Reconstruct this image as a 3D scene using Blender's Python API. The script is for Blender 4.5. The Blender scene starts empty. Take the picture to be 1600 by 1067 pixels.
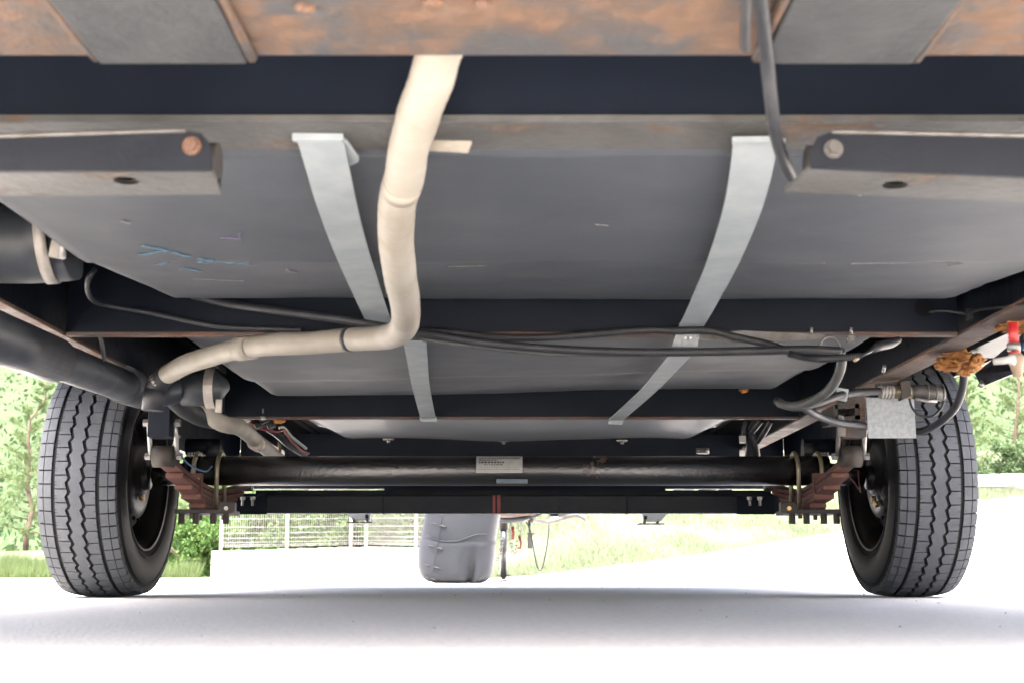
import bpy, bmesh, math, random
from mathutils import Vector, Matrix, noise
random.seed(7)
R = math.radians
scene = bpy.context.scene
C = scene.collection

# ---------------------------------------------------------------- camera, sky, sun, exposure
CAM_H = 0.074; PITCH = R(10.2); FPX = 1980.0
cam = bpy.data.cameras.new('camera'); cam_o = bpy.data.objects.new('camera', cam); C.objects.link(cam_o)
cam.sensor_width = 36; cam.lens = FPX/1600*36; cam.clip_start = 0.02; cam.clip_end = 2000
cam_o.location = (0, 0, CAM_H); cam_o.rotation_euler = (R(90)+PITCH, 0, 0)
cam.dof.use_dof = True; cam.dof.focus_distance = 3.5; cam.dof.aperture_fstop = 9.5
scene.camera = cam_o
SUN_EL, SUN_AZ = R(68), R(-165)          # azimuth measured from +Y (ahead of the lens) towards +X
w = bpy.data.worlds.new('World'); scene.world = w; w.use_nodes = True
nt = w.node_tree; bg = nt.nodes['Background']
sky = nt.nodes.new('ShaderNodeTexSky'); sky.sky_type = 'NISHITA'; sky.sun_disc = False
sky.sun_elevation = SUN_EL; sky.sun_rotation = SUN_AZ; sky.dust_density = 9.0; sky.air_density = 0.7; sky.ozone_density = 0.0
nt.links.new(sky.outputs[0], bg.inputs[0]); bg.inputs[1].default_value = 0.15
sl = bpy.data.lights.new('sun', 'SUN'); sl.energy = 2.2; sl.angle = R(40); sl.color = (1, .98, .95)
so = bpy.data.objects.new('sun', sl); C.objects.link(so)
sd = Vector((math.sin(SUN_AZ)*math.cos(SUN_EL), math.cos(SUN_AZ)*math.cos(SUN_EL), math.sin(SUN_EL)))
so.rotation_euler = sd.to_track_quat('Z', 'Y').to_euler(); so.location = (0, 0, 20)
vs = scene.view_settings; vs.view_transform = 'Standard'; vs.look = 'None'; vs.gamma = 1; vs.use_curve_mapping = False
vs.exposure = 3.68
scene.cycles.use_denoising = True
scene.cycles.diffuse_bounces = 6; scene.cycles.max_bounces = 10

# ---------------------------------------------------------------- measuring helpers
def P(px, py, Y):
    """world point seen at photo pixel (px,py) at distance Y ahead"""
    u, v = (px-800)/FPX, (533.5-py)/FPX
    dy = math.cos(PITCH) - v*math.sin(PITCH); dz = math.sin(PITCH) + v*math.cos(PITCH)
    t = Y/dy
    return Vector((u*t, Y, CAM_H + dz*t))
def PZ(px, py, z):
    """world point seen at photo pixel at height z"""
    v = (533.5-py)/FPX
    dy = math.cos(PITCH) - v*math.sin(PITCH); dz = math.sin(PITCH) + v*math.cos(PITCH)
    return P(px, py, (z-CAM_H)*dy/dz)

# ---------------------------------------------------------------- mesh builder
class MB:
    def __init__(s): s.v = []; s.f = []; s.sm = []
    def add(s, vs_, fs_, smooth=False):
        n = len(s.v); s.v += [tuple(p) for p in vs_]
        for f in fs_: s.f.append(tuple(n+i for i in f)); s.sm.append(smooth)
        return s
    def box(s, x0, x1, y0, y1, z0, z1, M=None):
        vs_ = [Vector((x, y, z)) for z in (z0, z1) for y in (y0, y1) for x in (x0, x1)]
        if M: vs_ = [M @ p for p in vs_]
        return s.add(vs_, [(0,2,3,1),(4,5,7,6),(0,1,5,4),(2,6,7,3),(0,4,6,2),(1,3,7,5)])
    def cbox(s, c, sx, sy, sz, rot=(0,0,0)):
        from mathutils import Euler
        M = Matrix.Translation(Vector(c)) @ Euler(rot).to_matrix().to_4x4()
        return s.box(-sx/2, sx/2, -sy/2, sy/2, -sz/2, sz/2, M)
    def prism(s, poly, d):
        """poly: list of 3D points (planar, ccw seen from +d), extruded by vector d"""
        n = len(poly); d = Vector(d); a = [Vector(p) for p in poly]
        return s.add(a+[p+d for p in a], [tuple(range(n-1,-1,-1)), tuple(range(n,2*n))]+[(i,(i+1)%n,n+(i+1)%n,n+i) for i in range(n)])
    def tube(s, pts, r, n=12, cap=True, smooth=True, sub=0, flat=None):
        pts = [Vector(p) for p in pts]
        rr = list(r) if hasattr(r, '__len__') else [r]*len(pts)
        if sub: pts, rr = spline(pts, rr, sub)
        vs_ = []; fs_ = []; up = None; m = len(pts)
        for i, p in enumerate(pts):
            t = (pts[min(i+1,m-1)]-pts[max(i-1,0)])
            if t.length < 1e-9: t = Vector((0,0,1))
            t.normalize()
            if up is None:
                up = Vector((0,0,1)) if abs(t.z) < .9 else Vector((1,0,0))
            a = t.cross(up); a.normalize(); b = a.cross(t); up = b
            for k in range(n):
                th = 2*math.pi*k/n
                ca, sb = math.cos(th), math.sin(th)
                if flat: sb *= flat
                vs_.append(p + (a*ca + b*sb)*rr[i])
        for i in range(m-1):
            for k in range(n):
                fs_.append((i*n+k, i*n+(k+1)%n, (i+1)*n+(k+1)%n, (i+1)*n+k))
        s.add(vs_, fs_, smooth)
        if cap:
            b0 = len(s.v)-m*n
            s.f.append(tuple(b0+k for k in range(n-1,-1,-1))); s.sm.append(False)
            s.f.append(tuple(b0+(m-1)*n+k for k in range(n))); s.sm.append(False)
        return s
    def lathe(s, prof, M, n=48, close=False, smooth=True):
        """prof: (x along axis, radius); axis = local X mapped by M"""
        vs_ = [M @ Vector((x, r*math.cos(2*math.pi*k/n), r*math.sin(2*math.pi*k/n))) for x, r in prof for k in range(n)]
        m = len(prof)
        fs_ = [(i*n+k, (i+1)*n+k, (i+1)*n+(k+1)%n, i*n+(k+1)%n) for i in range(m-1) for k in range(n)]
        if close: fs_ += [((m-1)*n+k, k, (k+1)%n, (m-1)*n+(k+1)%n) for k in range(n)]
        return s.add(vs_, fs_, smooth)
    def build(s, name, mat, parent=None, bevel=0, uvless=True):
        me = bpy.data.meshes.new(name); me.from_pydata(s.v, [], s.f); me.update()
        me.polygons.foreach_set('use_smooth', s.sm)
        bm = bmesh.new(); bm.from_mesh(me); bmesh.ops.recalc_face_normals(bm, faces=bm.faces); bm.to_mesh(me); bm.free()
        if mat: me.materials.append(mat)
        o = bpy.data.objects.new(name, me); C.objects.link(o)
        if parent:
            o.parent = parent
        if bevel:
            b = o.modifiers.new('bevel', 'BEVEL'); b.width = bevel; b.segments = 2; b.limit_method = 'ANGLE'; b.angle_limit = R(40)
        return o
def spline(pts, rr, sub):
    op, orr = [], []; n = len(pts)
    for i in range(n-1):
        p0, p1, p2, p3 = pts[max(i-1,0)], pts[i], pts[i+1], pts[min(i+2,n-1)]
        for k in range(sub):
            t = k/sub; t2 = t*t; t3 = t2*t
            op.append(.5*((2*p1)+(p2-p0)*t+(2*p0-5*p1+4*p2-p3)*t2+(3*p1-p0-3*p2+p3)*t3))
            orr.append(rr[i]*(1-t)+rr[i+1]*t)
    op.append(pts[-1]); orr.append(rr[-1]); return op, orr
def tag(o, label=None, cat=None, group=None, kind=None):
    if label: o['label'] = label
    if cat: o['category'] = cat
    if group: o['group'] = group
    if kind: o['kind'] = kind
    return o
def empty(name, loc=(0,0,0)):
    o = bpy.data.objects.new(name, None); C.objects.link(o); o.location = loc; o.empty_display_size = .1
    return o
def reloc(o, base):
    """move a mesh's origin to base without moving the shape (top-level things)"""
    base = Vector(base); o.data.transform(Matrix.Translation(-base)); o.location = base; return o

# ---------------------------------------------------------------- materials
def mat(name, col, rough=.6, metal=0, col2=None, scale=8, lo=.4, hi=.65, bump=0, bscale=60, spec=.5, detail=6, stretch=None,
        rust=0, rcol=(.20,.075,.03), rscale=6, dust=0, dcol=(.42,.40,.37), rough2=None, coat=0):
    m = bpy.data.materials.new(name); m.use_nodes = True; t = m.node_tree; N = t.nodes; L = t.links
    b = N['Principled BSDF']; b.inputs['Roughness'].default_value = rough; b.inputs['Metallic'].default_value = metal
    b.inputs['Specular IOR Level'].default_value = spec
    if coat: b.inputs['Coat Weight'].default_value = coat
    tc = N.new('ShaderNodeTexCoord'); mp = N.new('ShaderNodeMapping'); L.new(tc.outputs['Object'], mp.inputs[0])
    if stretch: mp.inputs['Scale'].default_value = stretch
    def nz(sc, dt=detail, ro=.6):
        n = N.new('ShaderNodeTexNoise'); n.inputs['Scale'].default_value = sc; n.inputs['Detail'].default_value = dt
        n.inputs['Roughness'].default_value = ro; L.new(mp.outputs[0], n.inputs['Vector']); return n
    def ramp(src, a, c):
        r = N.new('ShaderNodeMapRange'); r.inputs['From Min'].default_value = a; r.inputs['From Max'].default_value = c
        L.new(src, r.inputs['Value']); return r.outputs[0]
    def mix(fac, ca, cb):
        x = N.new('ShaderNodeMix'); x.data_type = 'RGBA'; L.new(fac, x.inputs[0])
        for i, c_ in ((6, ca), (7, cb)):
            if isinstance(c_, tuple): x.inputs[i].default_value = (*c_, 1)
            else: L.new(c_, x.inputs[i])
        return x.outputs[2]
    cur = col; fr = None
    if col2: cur = mix(ramp(nz(scale).outputs[0], lo, hi), col, col2)
    if rust:
        f = ramp(nz(rscale, 10, .7).outputs[0], .66-rust*.36, .72-rust*.22)
        rc = mix(ramp(nz(rscale*5, 6).outputs[0], .35, .7), rcol, tuple(min(1, c*1.6) for c in rcol))
        cur = mix(f, cur, rc); fr = f
    if dust: 
        f2 = ramp(nz(scale*3+3, 8, .75).outputs[0], .8-dust*.5, 1.0-dust*.2)
        cur = mix(f2, cur, dcol)
    if isinstance(cur, tuple): b.inputs['Base Color'].default_value = (*cur, 1)
    else: L.new(cur, b.inputs['Base Color'])
    if fr is not None:
        x = N.new('ShaderNodeMapRange'); L.new(fr, x.inputs[0]); x.inputs['To Min'].default_value = rough; x.inputs['To Max'].default_value = .85
        L.new(x.outputs[0], b.inputs['Roughness'])
    elif rough2 is not None:
        x = N.new('ShaderNodeMapRange'); L.new(nz(scale*1.7).outputs[0], x.inputs[0]); x.inputs['From Min'].default_value = .35; x.inputs['From Max'].default_value = .65
        x.inputs['To Min'].default_value = rough; x.inputs['To Max'].default_value = rough2; L.new(x.outputs[0], b.inputs['Roughness'])
    if bump:
        bp = N.new('ShaderNodeBump'); bp.inputs['Strength'].default_value = bump; bp.inputs['Distance'].default_value = .004
        L.new(nz(bscale, 5).outputs[0], bp.inputs['Height']); L.new(bp.outputs[0], b.inputs['Normal'])
    return m
M = {}
M['asphalt'] = mat('asphalt', (.50,.480,.445), .9, col2=(.64,.618,.58), scale=75, lo=.3, hi=.7, dust=.12, dcol=(.33,.31,.28), bump=.9, bscale=150)
M['black_paint'] = mat('black_paint', (.0024,.0040,.0078), .42, col2=(.0038,.0058,.0105), scale=5, rough2=.55, dust=.12, dcol=(.016,.018,.021), bump=.1, bscale=40, spec=0.1)
M['frame_paint'] = mat('frame_paint', (.003,.0046,.008), .45, col2=(.005,.0065,.010), scale=6, rust=.22, rscale=5, rcol=(.03,.017,.012), dust=.2, dcol=(.025,.025,.027), bump=.25, bscale=50, spec=0.1)
M['flange'] = mat('worn_flange', (.045,.042,.042), .5, metal=.1, col2=(.028,.026,.026), scale=9, rust=.7, rcol=(.062,.033,.022), rscale=4, dust=.25, dcol=(.13,.11,.10), bump=.4, bscale=70, spec=0.3)
M['flange_gray'] = mat('grey_worn_flange', (.056,.056,.056), .5, metal=.1, col2=(.034,.033,.031), scale=7, rust=.3, rcol=(.058,.038,.026), rscale=5, dust=.2, dcol=(.09,.085,.08), bump=.4, bscale=70, spec=0.3)
M['rust'] = mat('rusty_steel', (.029,.029,.031), .62, metal=0, col2=(.046,.030,.022), scale=11, lo=.40, hi=.58, rust=.5, rcol=(.050,.028,.017), rscale=14, dust=.45, dcol=(.075,.067,.062), bump=.8, bscale=45, spec=0.35)
M['rust_spring'] = mat('rusty_spring', (.055,.026,.021), .75, col2=(.085,.036,.027), scale=14, dust=.2, dcol=(.10,.075,.065), bump=.6, bscale=90, spec=0.2)
M['plate'] = mat('dark_plate', (.017,.0185,.021), .6, metal=0, col2=(.028,.030,.032), scale=9, dust=.35, dcol=(.085,.085,.085), rust=.05, rcol=(.06,.035,.02), rscale=7, bump=.6, bscale=60, spec=0.3)
M['tank'] = mat('tank_plastic', (.030,.0350,.0435), .55, col2=(.041,.0465,.0555), scale=2.5, dust=.32, dcol=(.075,.078,.08), bump=.2, bscale=22, rough2=.62, detail=10, spec=0.35)
M['tank2'] = mat('grey_tank_plastic', (.066,.07,.078), .5, col2=(.085,.088,.094), scale=3, dust=.2, dcol=(.12,.12,.12), bump=.1, bscale=30)
M['galv'] = mat('galvanised_steel', (.155,.178,.192), .6, metal=.1, col2=(.20,.222,.234), scale=14, dust=.3, dcol=(.26,.27,.27), bump=.2, bscale=80)
M['zinc'] = mat('zinc_plate', (.15,.168,.18), .6, metal=.15, col2=(.205,.222,.232), scale=110, lo=.35, hi=.6, bump=.2, bscale=160)
M['hose'] = mat('cream_hose', (.195,.181,.156), .65, col2=(.15,.133,.108), scale=9, dust=.25, dcol=(.15,.12,.09), bump=.7, bscale=26)
M['rubber'] = mat('black_rubber', (.010,.011,.013), .55, col2=(.017,.017,.019), scale=12, dust=.25, dcol=(.05,.05,.05), bump=.2, bscale=90, spec=0.25)
M['cable'] = mat('cable_sheath', (.012,.013,.016), .5, col2=(.020,.021,.024), scale=18, dust=.25, dcol=(.06,.06,.06), spec=0.25)
M['grey_hose'] = mat('dusty_hose', (.032,.034,.034), .6, col2=(.05,.051,.05), scale=15, dust=.35, dcol=(.09,.09,.085))
M['abs'] = mat('black_pipe_plastic', (.012,.0155,.0205), .36, col2=(.019,.022,.027), scale=4, dust=.25, dcol=(.045,.05,.055), rough2=.55, spec=0.4)
M['axle'] = mat('axle_paint', (.0055,.0058,.0072), .27, col2=(.011,.0108,.011), scale=16, rust=.03, rscale=6, rcol=(.07,.03,.015), dust=.35, dcol=(.04,.038,.037), bump=.5, bscale=110, rough2=.42, spec=.8)
M['bar'] = mat('square_tube_paint', (.0075,.0088,.0125), .45, col2=(.011,.0125,.016), scale=6, dust=.25, dcol=(.035,.035,.036), bump=.2, spec=0.12)
M['gold'] = mat('yellow_zinc', (.15,.13,.085), .45, metal=.5, col2=(.10,.085,.055), scale=30, dust=.2, dcol=(.13,.12,.09))
M['bolt'] = mat('bright_zinc', (.24,.24,.235), .4, metal=.6, col2=(.17,.165,.155), scale=40)
M['steel'] = mat('dull_steel', (.09,.088,.085), .5, metal=.4, col2=(.055,.05,.045), scale=30, dust=.2, dcol=(.14,.13,.12))
M['stainless'] = mat('stainless_band', (.20,.185,.165), .45, metal=.3, col2=(.27,.25,.225), scale=30, rust=.1, rcol=(.12,.05,.02), rscale=14)
M['bracket'] = mat('dark_iron', (.020,.0195,.020), .6, metal=.1, col2=(.032,.026,.022), scale=12, rcol=(.05,.028,.018), rust=.15, rscale=9, bump=.3, spec=0.25)
M['tread'] = mat('tyre_tread_rubber', (.045,.050,.058), .8, col2=(.058,.063,.071), scale=10, dust=.3, dcol=(.085,.085,.083), bump=.6, bscale=300, spec=0.3)
M['groove'] = mat('tyre_groove_rubber', (.004,.004,.005), .9, spec=0.05)
M['sidewall'] = mat('tyre_sidewall_rubber', (.0065,.007,.0085), .6, col2=(.010,.0105,.012), scale=9, dust=.15, dcol=(.025,.024,.023), spec=0.12)
M['rim'] = mat('dirty_rim', (.010,.0095,.0095), .5, metal=.1, col2=(.006,.006,.0065), scale=7, rust=.1, rcol=(.022,.014,.01), rscale=5, dust=.2, dcol=(.04,.034,.03), spec=0.2)
M['drum'] = mat('brake_backing', (.0055,.006,.007), .42, metal=.1, col2=(.009,.0088,.009), scale=10, rust=.02, rscale=8, spec=0.2)
M['brass'] = mat('brass_bolt', (.40,.27,.12), .4, metal=.8)
M['red'] = mat('red_plastic', (.28,.012,.012), .45)
M['redmark'] = mat('red_paint_mark', (.17,.014,.012), .6, col2=(.12,.016,.014), scale=60)
M['redwire'] = mat('red_wire', (.15,.02,.02), .5)
M['blue'] = mat('blue_plastic', (.03,.16,.42), .45)
M['bluewire'] = mat('blue_wire', (.05,.12,.22), .5)
M['greenwire'] = mat('grey_green_wire', (.22,.25,.22), .6)
M['ivory'] = mat('ivory_plastic', (.24,.18,.12), .5, col2=(.19,.14,.09), scale=30)
M['white_pl'] = mat('white_plastic', (.33,.33,.32), .4)
M['foam'] = mat('orange_foam', (.15,.055,.014), .85, col2=(.30,.13,.03), scale=40, bump=.9, bscale=120)
M['rustbolt'] = mat('rusty_bolt', (.105,.048,.022), .8, col2=(.055,.03,.02), scale=60, bump=.8, bscale=120)
M['sticker'] = mat('paper_label', (.22,.22,.215), .6, col2=(.18,.18,.172), scale=50)
M['sticker2'] = mat('faded_label', (.12,.135,.135), .6, col2=(.15,.16,.16), scale=60)
M['ink'] = mat('label_ink', (.02,.02,.022), .7)
M['chalk'] = mat('blue_chalk', (.04,.105,.16), .9, col2=(.036,.052,.066), scale=90)
M['chalk2'] = mat('purple_chalk', (.08,.065,.12), .9)
M['scuff'] = mat('grey_scuff', (.11,.11,.11), .9, col2=(.05,.05,.05), scale=120)
M['shell'] = mat('trailer_skin', (.70,.70,.68), .4, col2=(.66,.66,.64), scale=1.2)
M['glass'] = mat('dark_glass', (.02,.022,.025), .08)
M['floor'] = mat('underfloor_membrane', (.006,.007,.009), .6, col2=(.010,.011,.013), scale=2.5, bump=.3, bscale=14, spec=0.08)
M['cover'] = mat('grey_cover_plastic', (.028,.031,.038), .5, col2=(.034,.037,.044), scale=5, dust=.1, dcol=(.04,.04,.045), spec=0.15)
M['groove2'] = mat('dark_recess', (.012,.013,.016), .7)
M['chrome'] = mat('jack_tube_steel', (.10,.10,.10), .3, metal=.7, col2=(.05,.048,.046), scale=25)
M['fence'] = mat('fence_coating', (.20,.19,.185), .5)
M['concrete'] = mat('concrete_block', (.26,.257,.25), .85, col2=(.32,.315,.305), scale=3, dust=.2, dcol=(.16,.155,.15), bump=.3, bscale=50)
M['rock'] = mat('pale_rock', (.50,.50,.48), .85, col2=(.36,.35,.33), scale=1.4, bump=.6, bscale=6)
M['soil'] = mat('grassy_soil', (.030,.052,.017), .95, col2=(.062,.072,.036), scale=1.4, bump=.5, bscale=8)
M['bark'] = mat('pine_bark', (.13,.09,.065), .9, col2=(.07,.05,.04), scale=6, bump=.6, bscale=20)
def leafmat(name, c1, c2, trans=.35):
    m = bpy.data.materials.new(name); m.use_nodes = True; t = m.node_tree; N = t.nodes; L = t.links
    out = N['Material Output']; b = N['Principled BSDF']; b.inputs['Roughness'].default_value = .65; b.inputs['Specular IOR Level'].default_value = .25
    g = N.new('ShaderNodeNewGeometry'); x = N.new('ShaderNodeMix'); x.data_type = 'RGBA'
    L.new(g.outputs['Random Per Island'], x.inputs[0]); x.inputs[6].default_value = (*c1, 1); x.inputs[7].default_value = (*c2, 1)
    L.new(x.outputs[2], b.inputs['Base Color'])
    tr = N.new('ShaderNodeBsdfTranslucent'); L.new(x.outputs[2], tr.inputs[0])
    ms = N.new('ShaderNodeMixShader'); ms.inputs[0].default_value = trans
    L.new(b.outputs[0], ms.inputs[1]); L.new(tr.outputs[0], ms.inputs[2]); L.new(ms.outputs[0], out.inputs[0])
    return m
M['needles'] = leafmat('pine_needles', (.040,.070,.022), (.078,.105,.036))
M['needles2'] = leafmat('distant_leaves', (.030,.056,.022), (.056,.086,.036))
M['leaves'] = leafmat('bush_leaves', (.024,.062,.011), (.060,.105,.024))
M['blades'] = leafmat('grass_blades', (.045,.085,.024), (.095,.115,.05))
M['blades2'] = leafmat('bank_grass_blades', (.075,.115,.05), (.15,.155,.115))

# ---------------------------------------------------------------- ground, road, terrain
def smooth(a, b, x):
    t = max(0, min(1, (x-a)/(b-a))); return t*t*(3-2*t)
# far edge of the paving, from left to right
edge = [(-90, 30, -.117), (-30, 30, -.117), (-12, 30, -.117), (-7.2, 29.9, -.117)] + \
       [tuple(PZ_) for PZ_ in (P(560,903,29.9), P(700,903,27), P(770,903,26), P(830,899,26), P(940,886,27), P(1100,865,29), P(1240,842,31), P(1300,832,32), P(1420,806,35), P(1530,782,40), P(1620,771,44), P(1800,750,50))] + [(60, 60, 7.0), (120, 80, 12)]
def ground_grid():
    m = MB(); K = 22; cols = []
    dense = []
    for a, b in zip(edge, edge[1:]):
        for k in range(4): dense.append(Vector(a).lerp(Vector(b), k/4))
    dense.append(Vector(edge[-1]))
    for e in dense:
        s = 9*e.x/max(e.y, 1)
        if abs(e.x) > 40: s = e.x*.5
        st = Vector((s, 9, 0)); col = [Vector((s if abs(e.x) <= 40 else e.x, -60, 0)), Vector((s*.99, -8, 0)), Vector((s, -1, 0)), Vector((s, 4, 0))]
        for k in range(K+1):
            t = k/K; zz = e.z*(t*t*(1.6-.6*t)) if e.z > 0 else e.z*t
            p = st.lerp(e, t); p.z = zz; col.append(p)
        cols.append(col)
    n = len(cols[0]); vs_ = [p for c in cols for p in c]
    fs_ = [(i*n+j, i*n+j+1, (i+1)*n+j+1, (i+1)*n+j) for i in range(len(cols)-1) for j in range(n-1)]
    m.add(vs_, fs_, True); return m, dense
gm, dense = ground_grid()
go = tag(gm.build('parking_lot', M['asphalt']), kind='structure')
tag(MB().box(-600, 600, -300, 900, -1.2, -.6).build('terrain', M['soil']), kind='structure')
# grassy ground beyond the paving: strips rising behind the edge
def bank_z(i, t, e):
    nx = noise.noise(Vector((e.x*.25, t*2.2, 3)))*.55 + noise.noise(Vector((e.x*.9, t*7, 9)))*.14
    rise = 6.0 if -1 < e.x < 11 else (.9 if e.x <= -1 else 3.2)
    k = smooth(-3.5, 1.0, e.x) if e.x < 2 else (1-smooth(9, 15, e.x))
    rise = .9*(1-k)+6.0*k if e.x < 2 else 3.0*(1-k)+6.0*k
    return e.z - .02 + rise*t**1.15 + nx*min(1, t*5)*(.5+.5*k)
bankpts = []
bm_ = MB(); K = 26; cols = []
for i, e in enumerate(dense):
    col = [Vector((e.x, e.y-.6, e.z-.45))]
    for k in range(K+1):
        t = k/K; D = 16
        col.append(Vector((e.x*(1+.35*t), e.y-.02+D*t, bank_z(i, t, e))))
    cols.append(col)
n = K+2
bm_.add([p for c in cols for p in c], [(i*n+j, i*n+j+1, (i+1)*n+j+1, (i+1)*n+j) for i in range(len(cols)-1) for j in range(n-1)], True)
tag(bm_.build('grass_bank', M['soil']), kind='structure')
# distant wooded hill
hm = MB(); G = 40; vs_ = []
for i in range(G+1):
    for j in range(14):
        x = -160+320*i/G; y = 75+j*12
        vs_.append((x, y, -2 + 34*smooth(0, 9, j) + 7*noise.noise(Vector((x*.02, y*.02, 1))) + 5*smooth(0, 80, x)))
hm.add(vs_, [(i*14+j, i*14+j+1, (i+1)*14+j+1, (i+1)*14+j) for i in range(G) for j in range(13)], True)
tag(hm.build('wooded_hill', M['needles2']), kind='structure')

# ---------------------------------------------------------------- the travel trailer
T = empty('travel_trailer', (0, 3.2, 0))
tag(T, 'travel trailer seen from below, black chassis with grey tanks and two winter tyres', 'trailer')
def part(mb, name, m, parent=None, label=None, bevel=0):
    """a part of the trailer; coordinates are world coordinates"""
    o = mb.build(name, m, None, bevel)
    pr = parent or T
    o.parent = pr
    base = world_of(pr)
    c = Vector((0,0,0))
    for v in o.data.vertices: c += v.co
    c /= max(1, len(o.data.vertices))
    o.data.transform(Matrix.Translation(-c)); o.location = c-base
    if label: o['label'] = label
    return o
def world_of(o):
    v = Vector((0,0,0))
    while o: v += o.location; o = o.parent
    return v
ZB = .50          # underside of the chassis
XO = -.012        # trailer sits slightly left of the lens axis
Y0, YF = .93, 5.75
# body: walls, ends, roof, floor with wheel wells
part(MB().box(-1.25, -1.22, Y0, 3.14, .60, 2.9).box(-1.25, -1.22, 4.10, YF, .60, 2.9).box(-1.25, -1.22, 3.14, 4.10, .78, 2.9), 'side_wall', M['shell'])
part(MB().box(1.22, 1.25, Y0, 3.14, .60, 2.9).box(1.22, 1.25, 4.10, YF, .60, 2.9).box(1.22, 1.25, 3.14, 4.10, .78, 2.9), 'side_wall', M['shell'])
part(MB().box(-1.22, 1.22, Y0, Y0+.03, .655, 2.9), 'rear_wall', M['shell'])
part(MB().box(-1.22, 1.22, YF-.03, YF, .60, 2.9), 'front_wall', M['shell'])
part(MB().box(-1.27, 1.27, Y0-.02, YF+.02, 2.902, 2.98), 'roof', M['shell'], bevel=.02)
win = part(MB().box(-.6, .6, Y0-.02, Y0-.001, 1.5, 2.2), 'window', M['glass'])
fl = MB()
fl.box(-.955, .955, Y0+.031, YF-.031, .655, .70)
for s in (-1, 1):
    x0, x1 = (-1.219, -.956) if s < 0 else (.956, 1.219)
    fl.box(x0, x1, Y0+.031, 3.14, .655, .70); fl.box(x0, x1, 4.10, YF-.031, .655, .70)
part(fl, 'floor', M['floor'])
for s in (-1, 1):
    x0, x1 = (-1.218, -.957) if s < 0 else (.957, 1.218)
    part(MB().box(x0, x1, 3.141, 3.16, .701, .98).box(x0, x1, 4.08, 4.099, .701, .98).box(x0, x1, 3.161, 4.079, .96, .98)
         .box(*((x1-.0, x1+.001) if s < 0 else (x0-.001, x0)), 3.161, 4.079, .701, .959), 'wheel_well', M['floor'])
# frame rails (I-beams): web + flanges
def ibeam_long(x, y0, y1, z0=ZB, h=.153, wd=.061):
    p = part(MB().box(x-.004, x+.004, y0, y1, z0+.007, z0+h-.007), 'frame_rail', M['frame_paint'])
    part(MB().box(x-wd/2, x+wd/2, y0, y1, z0, z0+.007), 'bottom_flange', M['flange'], p, bevel=.002)
    part(MB().box(x-wd/2, x+wd/2, y0, y1, z0+h-.007, z0+h), 'top_flange', M['frame_paint'], p)
ibeam_long(-.858, 1.02, 5.70); ibeam_long(.858, 1.02, 5.70)
# cross members
def cross(y, z0, z1, x0=-.826, x1=.826, dy=.07, fm='flange', wm='black_paint', th=.005, fth=.007, nm='cross_member'):
    web = part(MB().box(x0, x1, y, y+th, z0+fth, z1), nm, M[wm])
    part(MB().box(x0, x1, y, y+dy, z0, z0+fth), 'bottom_flange', M[fm], web, bevel=.0015)
    return web
cross(1.172, ZB, .654, -1.2, 1.2, .082, 'flange_gray')
cross(2.305, ZB, .654, dy=.022)
cross(3.62, ZB, .654, dy=.02)
cross(4.6, .455, .56, dy=.03, fm='bracket')
# rusty rear bumper beam with dark mounting plates
rb = part(MB().box(-1.24, 1.24, .80, 1.012, ZB, ZB+.10), 'bumper_beam', M['rust'], bevel=.004, label='wide rusty bumper beam across the rear')
for (a, b) in ((-.345, -.222), (.209, .335)):
    pl = part(MB().box(a, b, .56, 1.004, ZB-.010, ZB-.001), 'mounting_plate', M['plate'], rb, bevel=.002)
    sg = .004
    part(MB().tube([(a-sg, .56+k*.0444, ZB-.004+random.uniform(-.001,.001)) for k in range(11)], [random.uniform(.003,.0055) for k in range(11)], 6), 'weld_seam', M['rust'], rb)
    part(MB().tube([(b+sg, .56+k*.0444, ZB-.004+random.uniform(-.001,.001)) for k in range(11)], [random.uniform(.003,.0055) for k in range(11)], 6), 'weld_seam', M['rust'], rb)
for px, py in ((477, 11), (672, 2), (760, 8)):
    p = PZ(px, py, ZB-.001)
    m = MB()
    for k in range(4): m.tube([p+Vector((random.uniform(-.006,.006), random.uniform(-.004,.004), .002)), p+Vector((random.uniform(-.004,.004), random.uniform(-.003,.003), -.003))], [.006, .002], 6)
    part(m, 'rust_blister', M['rustbolt'], rb)

# ---- tanks
def hull_tank(name, bot, top_z, m, parent=None, inset=.05, sub=None):
    """bot: list of (x,y,z) bottom outline; walls rise to top_z, leaning out"""
    mb = MB(); n = len(bot); c = sum((Vector(p) for p in bot), Vector())/n
    lvl = [[Vector(p) for p in bot]]
    mid = []; up = []
    for p in bot:
        p = Vector(p); d = Vector((p.x-c.x, p.y-c.y, 0)); d.normalize()
        mid.append(Vector((p.x+d.x*inset*.5, p.y, (p.z+.02)))); up.append(Vector((p.x+d.x*inset, p.y, top_z)))
    vs_ = lvl[0]+mid+up
    fs_ = [tuple(range(n))]+[(i, (i+1)%n, n+(i+1)%n, n+i) for i in range(n)]+[(n+i, n+(i+1)%n, 2*n+(i+1)%n, 2*n+i) for i in range(n)]+[tuple(range(3*n-1, 2*n-1, -1))]
    mb.add(vs_, fs_); return part(mb, name, m, parent, bevel=.008)
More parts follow.
